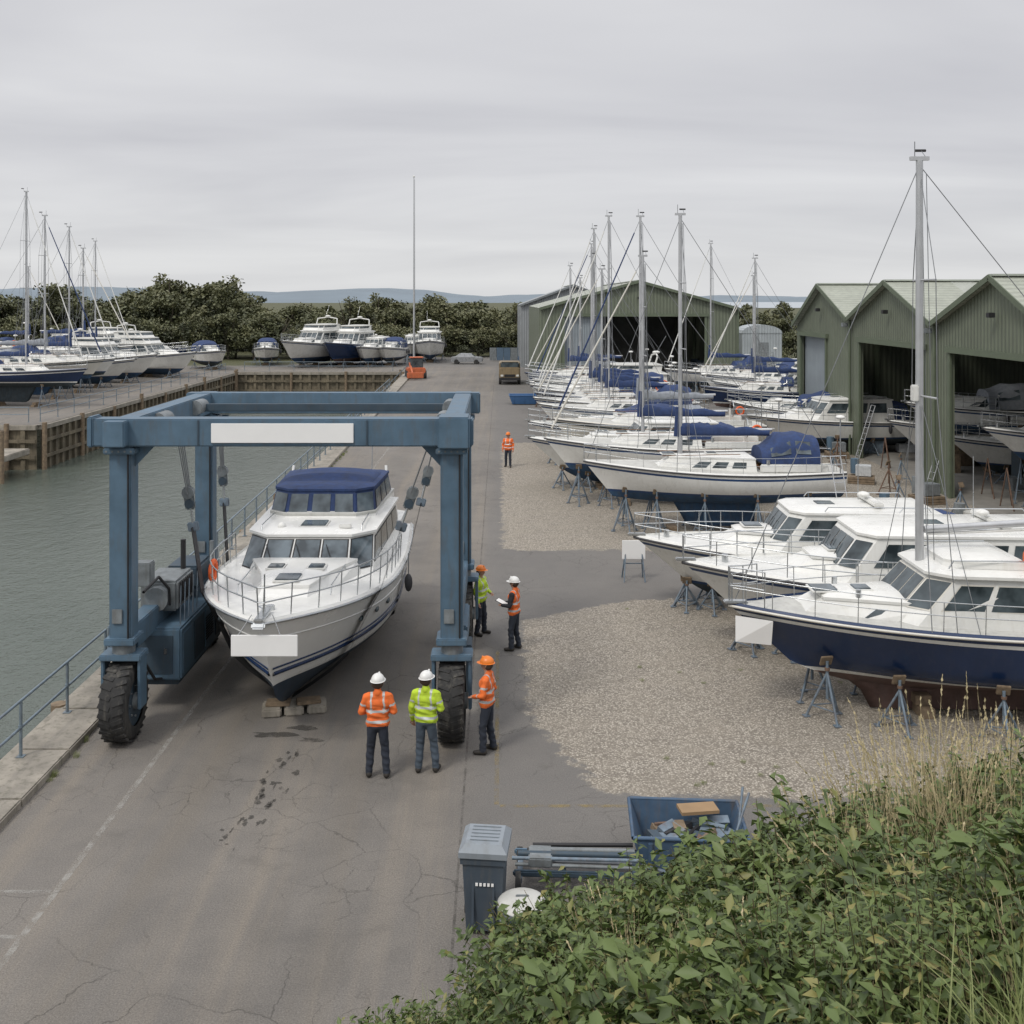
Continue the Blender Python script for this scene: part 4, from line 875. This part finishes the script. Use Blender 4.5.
def human(name,loc,rz,vest,sleeve,trous,helm,arms,legs=((.0,.0),(.0,.0)),hgt=1.84,turn=0,held=None):
    caps=[]
    def cap(p0,p1,r0,r1,tag): caps.append((Vector(p0),Vector(p1),r0,r1,tag))
    cap((-.075,-.01,.95),(.075,-.01,.95),.12,.12,trous); cap((-.075,0,.99),(.075,0,.99),.14,.14,vest)
    cap((-.07,.005,1.15),(.07,.005,1.15),.135,.135,vest); cap((-.095,.005,1.32),(.095,.005,1.32),.133,.133,vest); cap((-.15,-.01,1.43),(.15,-.01,1.43),.08,.08,vest)
    cap((0,-.01,1.46),(0,.01,1.6),.056,.054,SKIN); cap((0,-.03,1.5),(0,-.03,1.52),.075,.07,vest)
    q=Matrix.Rotation(math.radians(turn),3,'Z'); T=lambda v:q@Vector(v)
    cap(T((0,.0,1.66)),T((0,.005,1.72)),.09,.092,SKIN); cap(T((0,.04,1.615)),T((0,.045,1.62)),.055,.05,SKIN); cap(T((0,.1,1.67)),T((0,.112,1.645)),.012,.017,SKIN)
    for s_ in(-1,1): cap(T((s_*.092,0,1.655)),T((s_*.095,-.005,1.685)),.016,.02,SKIN)
    cap(T((-.03,-.035,1.66)),T((.03,-.035,1.66)),.081,.081,HAIR)
    for s_,(kx,fy) in zip((-1,1),legs):
        hip=(s_*.09,-.01,.92); kn=(s_*.115+kx*.5,.03+fy*.5,.5); an=(s_*.135+kx,fy-.01,.1)
        cap(hip,kn,.1,.073,trous); cap(kn,an,.075,.066,trous); cap((an[0],an[1]-.03,.06),(an[0]+s_*.03,an[1]+.15,.045),.055,.043,BOOT); cap((an[0],an[1],.09),(an[0],an[1],.12),.056,.056,BOOT)
    hands=[]
    for s_,(el,wr) in zip((-1,1),arms):
        sh=Vector((s_*.2,-.01,1.42)); el=Vector((s_*el[0],el[1],el[2])); wr=Vector((s_*wr[0],wr[1],wr[2]))
        cap(sh,el,.072,.058,sleeve); cap(el,wr,.058,.043,sleeve)
        d=(wr-el).normalized(); cap(wr,wr+d*.075,.028,.034,SKIN); hands.append((wr+d*.08,d,s_))
    mb=MB()
    for p0,p1,r0,r1,tag in caps:
        for p_,r_ in((p0,r0),(p1,r1)): mb.ell(p_,(r_,r_,r_),SKIN,14,8)
        mb.cyl(p0,p1,r0,SKIN,r1,14)
    o=mb.obj('tmp'); md=o.modifiers.new('r','REMESH'); md.mode='VOXEL'; md.voxel_size=.015; md.use_smooth_shade=True
    sm=o.modifiers.new('s','SMOOTH'); sm.factor=.5; sm.iterations=3
    dg=bpy.context.evaluated_depsgraph_get(); me=D.meshes.new_from_object(o.evaluated_get(dg)); D.objects.remove(o)
    out=MB(); V_=[v.co.copy() for v in me.vertices]
    for v in V_:
        if v.z<1.45: v+=Vector((noise.noise(v*9),noise.noise(v*9+Vector((5,0,0))),0))*.014*(1 if v.z>.12 else 0)+Vector((0,.007*math.sin(v.z*55+v.x*18),0))*(1 if .15<v.z<.6 or .95<v.z<1.3 else 0)
    out.v=V_
    for pl in me.polygons:
        c=pl.center; best=9;tg=None;bt=0;bi=0
        for i,(p0,p1,r0,r1,tag) in enumerate(caps):
            d=p1-p0; l=d.length_squared; u=max(0,min(1,(c-p0).dot(d)/l)) if l>0 else 0
            dd=(c-(p0+d*u)).length-(r0+(r1-r0)*u)
            if dd<best: best=dd;tg=tag;bt=u;bi=i
        if tg is vest:
            if bi<8 and (1.0<c.z<1.045 or 1.17<c.z<1.215 or (1.215<=c.z and .09<abs(c.x)<.13)): tg=REFL
        if tg in(vest,sleeve) and bi>8 and .45<bt<.58 and sleeve is vest: tg=REFL
        out.f.append(list(pl.vertices)); out.mi.append(out.idx(tg)); out.sm.append(True)
    D.meshes.remove(me)
    for hp,d,s_ in hands:
        side=d.cross(Vector((0,0,1)))
        if side.length<.2: side=Vector((0,1,0))
        side.normalize(); inn=Vector((-s_,0,0))
        if abs(inn.dot(d))>.7: inn=Vector((0,0,-1))
        for k in range(4):
            ln=(.04,.046,.043,.034)[k]; b=hp+side*((k-1.5)*.019)+d*.015; m1=b+d*ln*.8+inn*.008; m2=m1+d*ln*.5+inn*.022
            out.cyl(b,m1,.0095,SKIN,.0085,6); out.cyl(m1,m2,.0085,SKIN,.007,6); out.ell(m1,(.009,)*3,SKIN,6,4); out.ell(m2,(.007,)*3,SKIN,6,4)
        b=hp-side*.03-d*.035; out.cyl(b,b-side*.02+d*.035,.011,SKIN,.009,6); out.cyl(b-side*.02+d*.035,b-side*.018+d*.06+inn*.01,.009,SKIN,.007,6)
    out.M=q.to_4x4()
    out.ell((0,.0,1.715),(.118,.138,.12),helm,20,8,0,1); out.ell((0,.0,1.715),(.114,.134,.01),BLACK,20,4)
    rows=[[(rr*.118*math.cos(a),rr*.138*math.sin(a)+(.045*max(0,math.sin(a)) if rr>1 else 0),1.715-(.008 if rr>1 else 0)) for a in [2*math.pi*k/20 for k in range(20)]] for rr in(.98,1.14)]
    out.grid(rows,helm,True,True); out.cyl((0,-.11,1.76),(0,.1,1.815),.02,helm,n=6)
    for s_ in(-1,1): out.ell((s_*.034,.092,1.695),(.012,.008,.007),BLACK,8,5); out.box((s_*.034,.094,1.71),(.03,.008,.006),HAIR)
    out.box((0,.098,1.62),(.045,.01,.007),LIPS)
    out.M=Matrix.Identity(4)
    if held: held(out)
    ob=out.obj(name,loc,rz); ob.scale=(hgt/1.84,)*3; return ob
hang=((.27,-.03,1.16),(.27,.06,.92))
human('worker_in_orange_jacket',(-2.23,19.15,0),4,HVO,HVO,TRN,HWH,(((.29,-.03,1.17),(.13,.2,1.1)),((.29,-.03,1.17),(.13,.2,1.12))),((-.02,.03),(.02,-.02)),turn=-15,hgt=1.9)
human('worker_in_yellow_jacket',(-1.36,19.35,0),-10,HVY,HVY,TRJ,HWH,(hang,((.28,-.02,1.17),(.15,.2,1.15))),((0,-.02),(.03,.05)),turn=-20,hgt=1.88)
human('worker_in_orange_jacket',(-.25,20.2,0),75,HVO,HVO,TRN,HOR,(((.27,.0,1.17),(.18,.2,1.1)),((.26,-.06,1.15),(.24,.08,.95))),((.0,.05),(.0,-.08)),hgt=1.86)
human('worker_in_yellow_jacket',(-.5,27.3,0),-115,HVY,HVY,TRN,HOR,(((.27,.02,1.17),(.12,.22,1.1)),hang),((0,.04),(0,-.04)),hgt=1.82)
def clip(o): o.box((0,.32,1.16),(.22,.3,.012),BLACK,Matrix.Rotation(.4,3,'X')); o.box((0,.318,1.168),(.2,.27,.006),SIGNW,Matrix.Rotation(.4,3,'X'))
human('worker_in_orange_vest',(.35,26.1,0),70,HVO,DARKS,TRN,HWH,(((.26,.02,1.16),(.12,.26,1.12)),((.26,.02,1.16),(.12,.26,1.12))),((.02,.04),(.02,-.06)),hgt=1.84,held=clip)
human('worker_in_orange_jacket',(.42,54.7,0),170,HVO,HVO,TRN,HOR,(hang,hang),((0,.1),(0,-.1)))

# ---------------------------------------------------------------- vegetation
def leafmat(name,a,b,rough=.6,tr=0,ns=.5):
    m,t,p=newmat(name); pos=t.N('ShaderNodeNewGeometry')
    nn=t.ramp(t.noise(pos.outputs['Position'],ns,3),.3,.7)
    f=t.math('ADD',t.math('MULTIPLY',nn,.5),t.math('MULTIPLY',pos.outputs['Random Per Island'],.5))
    c=t.mix(f,a,b); t.L(c,p.inputs['Base Color']); p.inputs['Roughness'].default_value=rough
    if tr:
        tl=t.N('ShaderNodeBsdfTranslucent'); t.L(c,tl.inputs[0]); mx=t.N('ShaderNodeMixShader'); mx.inputs[0].default_value=tr
        t.L(p.outputs[0],mx.inputs[1]); t.L(tl.outputs[0],mx.inputs[2]); t.L(mx.outputs[0],t.n['Material Output'].inputs[0])
    return m
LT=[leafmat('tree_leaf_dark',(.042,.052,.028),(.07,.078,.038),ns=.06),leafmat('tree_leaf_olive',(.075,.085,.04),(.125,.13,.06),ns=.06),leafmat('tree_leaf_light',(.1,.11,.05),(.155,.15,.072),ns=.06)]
BARK=mat('bark',(.1,.085,.065),.9,var=.3)
def rdir():
    while 1:
        v=Vector((U(-1,1),U(-1,1),U(-1,1)))
        if .1<v.length<1: return v.normalized()
def tree_mesh(seed,H=12,W=9,ncl=66,nl=52,ls=.3):
    random.seed(seed); mb=MB(); mb.tube([(0,0,0),(U(-.2,.2),U(-.2,.2),H*.25)],.28,BARK)
    for i in range(7):
        a=U(0,6.28); p=Vector((math.cos(a)*W*.3,math.sin(a)*W*.3,H*U(.5,.85))); mb.cyl((0,0,H*.22),p*.6+Vector((0,0,H*.1)),.16,BARK,.08,6,False); mb.cyl(p*.6+Vector((0,0,H*.1)),p,.08,BARK,.03,6,False)
    lobes=[(Vector((U(-.28,.28)*W,U(-.28,.28)*W,H*U(.4,.78))),U(.22,.36)*W) for _ in range(7)]
    for i in range(ncl):
        c,r=random.choice(lobes); d=rdir(); q=c+d*r*U(.3,.8); q.z=max(H*.1,min(H*.93,q.z)); rr=U(.8,1.5)*W/9
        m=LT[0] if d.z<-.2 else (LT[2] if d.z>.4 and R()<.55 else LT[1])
        for k in range(nl):
            e=rdir()*rr*(U(0,1)**.5); e.z*=.7; p=q+e; n=(rdir()+Vector((0,0,.7))).normalized(); a=n.orthogonal().normalized()*ls*U(.6,1.2); b=n.cross(a)*.6
            mb.add([p-a,p-b,p+a,p+b],[(0,1,2,3)],m)
    return mb.mesh('tree')
TM=[tree_mesh(11,12,11),tree_mesh(12,13,10),tree_mesh(13,9,11),tree_mesh(14,10,9)]
TL=[tree_mesh(15,12,11,26,34,.55),tree_mesh(16,10,10,24,34,.55)]
random.seed(21); items=[]
def tr(x,y,s,src=TM): items.append((random.choice(src),xf((x,y,-.4),(0,0,U(0,6.3)),(s*U(.95,1.3),s*U(.95,1.3),s))))
for i in range(52):
    x=-118+i*1.55+U(-2,2); px=x/178*1050+500
    s=1.08+.16*math.sin(i*.7)+U(-.08,.08)
    if px<95: s*=.9
    if px>235: continue
    tr(x,178+U(-6,10),s)
for i in range(44): tr(-46+i*1.4+U(-1,1),182+U(-8,8),.72+U(0,.13)+.09*math.sin(i*.5))
for i in range(30): tr(-46+i*2.2+U(-1,1),162+U(-4,6),.48+U(0,.13),TM[2:])
for i in range(30): tr(-95+i*2.4+U(-1,1),156+U(-4,4),.5+U(0,.2))
for i in range(36): tr(20+i*3.5+U(-2,2),175+U(-12,20),.52+U(0,.12))
for i in range(10): tr(29+i*3.6+U(-2,2),125+U(-5,6),.5+U(0,.12))
for i in range(66): 
    x=-300+i*8.5+U(-4,4); tr(x,280+U(-30,40),(1.15 if x<-72 else .72)+U(0,.14),TL)
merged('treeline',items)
m=mat('hazy_hills',(.175,.215,.25),.95,var=.12,scale=.004); mb=MB()  # aerial haze put into the bluish base colour
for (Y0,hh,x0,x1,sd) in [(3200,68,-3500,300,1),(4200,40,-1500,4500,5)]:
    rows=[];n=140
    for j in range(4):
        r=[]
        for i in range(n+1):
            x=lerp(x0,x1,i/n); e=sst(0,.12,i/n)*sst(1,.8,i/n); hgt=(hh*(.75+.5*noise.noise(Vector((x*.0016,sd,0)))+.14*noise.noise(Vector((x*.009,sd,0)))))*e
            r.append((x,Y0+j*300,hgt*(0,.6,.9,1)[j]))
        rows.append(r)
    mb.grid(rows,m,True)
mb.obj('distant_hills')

def bankz(x,y):
    K=[(-8,-1.5),(-3.5,-.3),(-2.4,.9),(-1,2.65),(.67,3.65),(2,4.2),(3.5,4.65),(6,5.0),(18,5.2)]
    zt=K[0][1]
    for (a,za),(b,zb) in zip(K,K[1:]):
        if a<=x<=b: zt=lerp(za,zb,(x-a)/(b-a)); break
    if x>18: zt=5.2
    if y<7: z=zt+(7-y)*.42
    else: z=zt*(1-sst(7,12.6,y))-.15*sst(11,12.6,y)
    return z+.12*noise.noise(Vector((x*.9,y*.9,3)))
rows=[]
for j in range(60):
    y=-4+j*.3; rows.append([(x_,y,bankz(x_,y)) for x_ in [-7+.3*i for i in range(90)]])
BK=mat('bank_soil',(.045,.05,.025),.95,var=.5,scale=3,bump=.6,bscale=12); mb=MB(); mb.grid(rows,BK,True); mb.obj('grassy_bank')
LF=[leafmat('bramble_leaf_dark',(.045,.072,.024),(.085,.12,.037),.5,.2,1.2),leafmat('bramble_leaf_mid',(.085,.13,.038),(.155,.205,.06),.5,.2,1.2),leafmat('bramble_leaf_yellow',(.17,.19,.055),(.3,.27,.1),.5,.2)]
GRS=[leafmat('grass_green',(.13,.175,.055),(.27,.29,.11),.6,.15,1.5),leafmat('grass_dry',(.36,.3,.17),(.6,.51,.31),.7,.15,1.5)]
STEM=mat('stem',(.1,.085,.04),.8)
def leaf(mb,p,n_,ang,s,m,nar=.45):
    a=n_.orthogonal(); a.rotate(Matrix.Rotation(ang,3,n_)); a.normalize(); b=n_.cross(a); dz=n_*s*.18
    mb.add([p-a*s,p-a*s*.1+b*s*nar+dz,p+a*s-dz,p-a*s*.1-b*s*nar+dz],[(0,1,2),(0,2,3)],m)
def bush_mesh(seed,n=1500,rad=.5,ls=.036,hz=.9):
    random.seed(seed); mb=MB(); sprays=[]
    for i in range(60):
        d=rdir(); d.z=abs(d.z)*1.2+.1; d.normalize(); e=d*rad*U(.6,1.4); e.z*=hz; sprays.append(e)
        mb.cyl((0,0,0),e,.005,STEM,.002,4,False)
    for i in range(n):
        e=random.choice(sprays); u=U(.35,1.04); p=e*u+rdir()*U(.01,.07)
        n_=(Vector((0,0,1))*.8+rdir()*.9+e.normalized()*.5).normalized()
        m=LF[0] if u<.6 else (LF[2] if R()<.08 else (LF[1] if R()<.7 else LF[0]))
        leaf(mb,p,n_,U(0,6.28),ls*U(.55,1.35),m)
    return mb.mesh('bramble')
def weed_mesh(seed,n=13,h0=.5,h1=.95,ls=.05):
    random.seed(seed); mb=MB()
    for i in range(n):
        a=U(0,6.28); r=U(0,.3); p=Vector((math.cos(a)*r,math.sin(a)*r,0)); tip=p+Vector((U(-.18,.18),U(-.18,.18),U(h0,h1))); mb.cyl(p,tip,.004,STEM,.002,4,False); k=0; u=.12
        while u<1:
            q=p.lerp(tip,u); L_=ls*(1.15-.7*u)*U(.8,1.2)
            for s_ in(0,math.pi):
                an=k*1.57+s_+U(-.4,.4); d=Vector((math.cos(an),math.sin(an),U(-.3,.1))); c=q+d*L_; nn=Vector((-d.x*.3,-d.y*.3,1)).normalized()
                b=d.cross(nn).normalized(); mb.add([q,c+b*L_*.36,c+d*L_-nn*L_*.35,c-b*L_*.36],[(0,1,2),(0,2,3)],LF[1] if R()<.75 else LF[2 if R()<.4 else 0])
            u+=.05; k+=1
    return mb.mesh('weed')
def grass_mesh(seed,n=70,h0=.5,h1=.9,w=.006,m=None,seed_heads=False,spread=.22,lean=.65):
    random.seed(seed); mb=MB(); m=m or GRS[0]
    for i in range(n):
        a=U(0,6.28); r=spread*math.sqrt(R()); p=Vector((math.cos(a)*r,math.sin(a)*r,0)); H=U(h0,h1); ld=Vector((math.cos(a+U(-1,1)),math.sin(a+U(-1,1)),0))*H*U(.08,lean); sd=Vector((-ld.y,ld.x,0)).normalized()*w*U(.7,1.4)
        pts=[p+ld*(u*u)+Vector((0,0,H*(u-.3*u*u*(ld.length/H)))) for u in(0,.35,.7,1)]
        vs=[]
        for k,q in enumerate(pts): f=(1,.9,.6,.12)[k]; vs+=[q-sd*f,q+sd*f]
        mb.add(vs,[(0,1,3,2),(2,3,5,4),(4,5,7,6)],m)
        if seed_heads and R()<.6:
            q=pts[-1]; d=(pts[-1]-pts[-2]).normalized()
            for k in range(8):
                c=q-d*.02*k; s_=rdir()*.009; mb.add([c-s_*.2,c+s_+d*.015,c+d*.03,c-s_+d*.01],[(0,1,2,3)],m)
    return mb.mesh('grass_tuft')
BM=[bush_mesh(31),bush_mesh(32,1600,.55,.034),bush_mesh(33,1300,.5,.048,1.1),bush_mesh(34,1500,.6,.037,.7)]
WM=[weed_mesh(61),weed_mesh(62,11,.6,1.05,.065),weed_mesh(63,15,.4,.75,.045)]
GG=[grass_mesh(41,70,.3,.55,.004),grass_mesh(42,60,.35,.7,.004),grass_mesh(43,90,.2,.42,.005)]
GD=[grass_mesh(51,34,.75,1.25,.003,GRS[1],True,.28,.4),grass_mesh(52,26,.4,.8,.003,GRS[1],True,.28),grass_mesh(53,46,.25,.55,.004,GRS[1],False,.25)]
random.seed(77); ib=[];ig=[];idr=[];iw=[]
def plant(me,lst,x,y,s,dz=0): lst.append((me,xf((x,y,bankz(x,y)+dz),(U(-.15,.15),U(-.15,.15),U(0,6.3)),(s,s,s*U(.85,1.15)))))
for i in range(520):
    y=U(4.0,9.6); x=U(-.2,.62)*y
    if x<-1.2: continue
    b_=x/y; dens=.78+.75*noise.noise(Vector((x*.7,y*.7,9)))
    if b_>.36: dens-=.3
    if b_<.04: dens-=.35
    if R()<dens: plant(random.choice(BM),ib,x,y,U(.85,1.3)*(.65 if b_<.04 else 1),.06)
for i in range(230):
    y=U(4.6,9.4); x=U(-.18,.6)*y
    if x<-1.3: continue
    if R()<.6+.8*noise.noise(Vector((x*.8,y*.8,31))): plant(random.choice(WM),iw,x,y,U(.65,1.05)*(.6 if x/y<.05 else 1),.05)
for i in range(380):
    y=U(3.8,9.6); x=U(-.24,.62)*y
    if x<-1.8: continue
    if R()<.42-.9*noise.noise(Vector((x*.7,y*.7,9))) or x/y<.0: plant(random.choice(GG),ig,x,y,U(.7,1.2)*(.75 if x/y<.1 else 1),.08)
for i in range(150):
    y=U(4.4,9.5); x=U(-.14,.6)*y; b_=x/y
    if b_<.3 and R()<.62: continue
    plant(random.choice(GD[1:]),idr,x,y,U(.7,1.15)*(.7 if b_<.1 else 1),.12)
for i in range(22):
    y=U(6.4,8.8); x=y*random.gauss(.44,.05); plant(GD[0],idr,x,y,U(.85,1.15),.08)
for i in range(8):
    y=U(6.2,8.4); x=y*U(.1,.33); plant(GD[0],idr,x,y,U(.45,.7),.1)
for i in range(3): plant(GG[1],ig,-1.35+U(-.05,.05),6.1,1.1,.1)
plant(WM[0],iw,-1.38,6.1,.7,.1)
random.seed(5)
for i in range(110):
    y=U(12,60); s=U(.15,.35); ig.append((GG[2],xf((quay_x(y)+1.05+U(-.05,.1),y,0),(0,0,U(0,6)),(.3,.3,s))))
for i in range(40):
    x=U(3,14); y=random.choice([U(18.5,20),U(29.5,31),U(23.8,25)]); ig.append((GG[2],xf((x,y,0),(0,0,U(0,6)),(.25,.25,U(.08,.16)))))
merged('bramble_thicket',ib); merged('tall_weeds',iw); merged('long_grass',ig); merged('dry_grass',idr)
for me in TM+TL+BM+WM+GG+GD: D.meshes.remove(me)
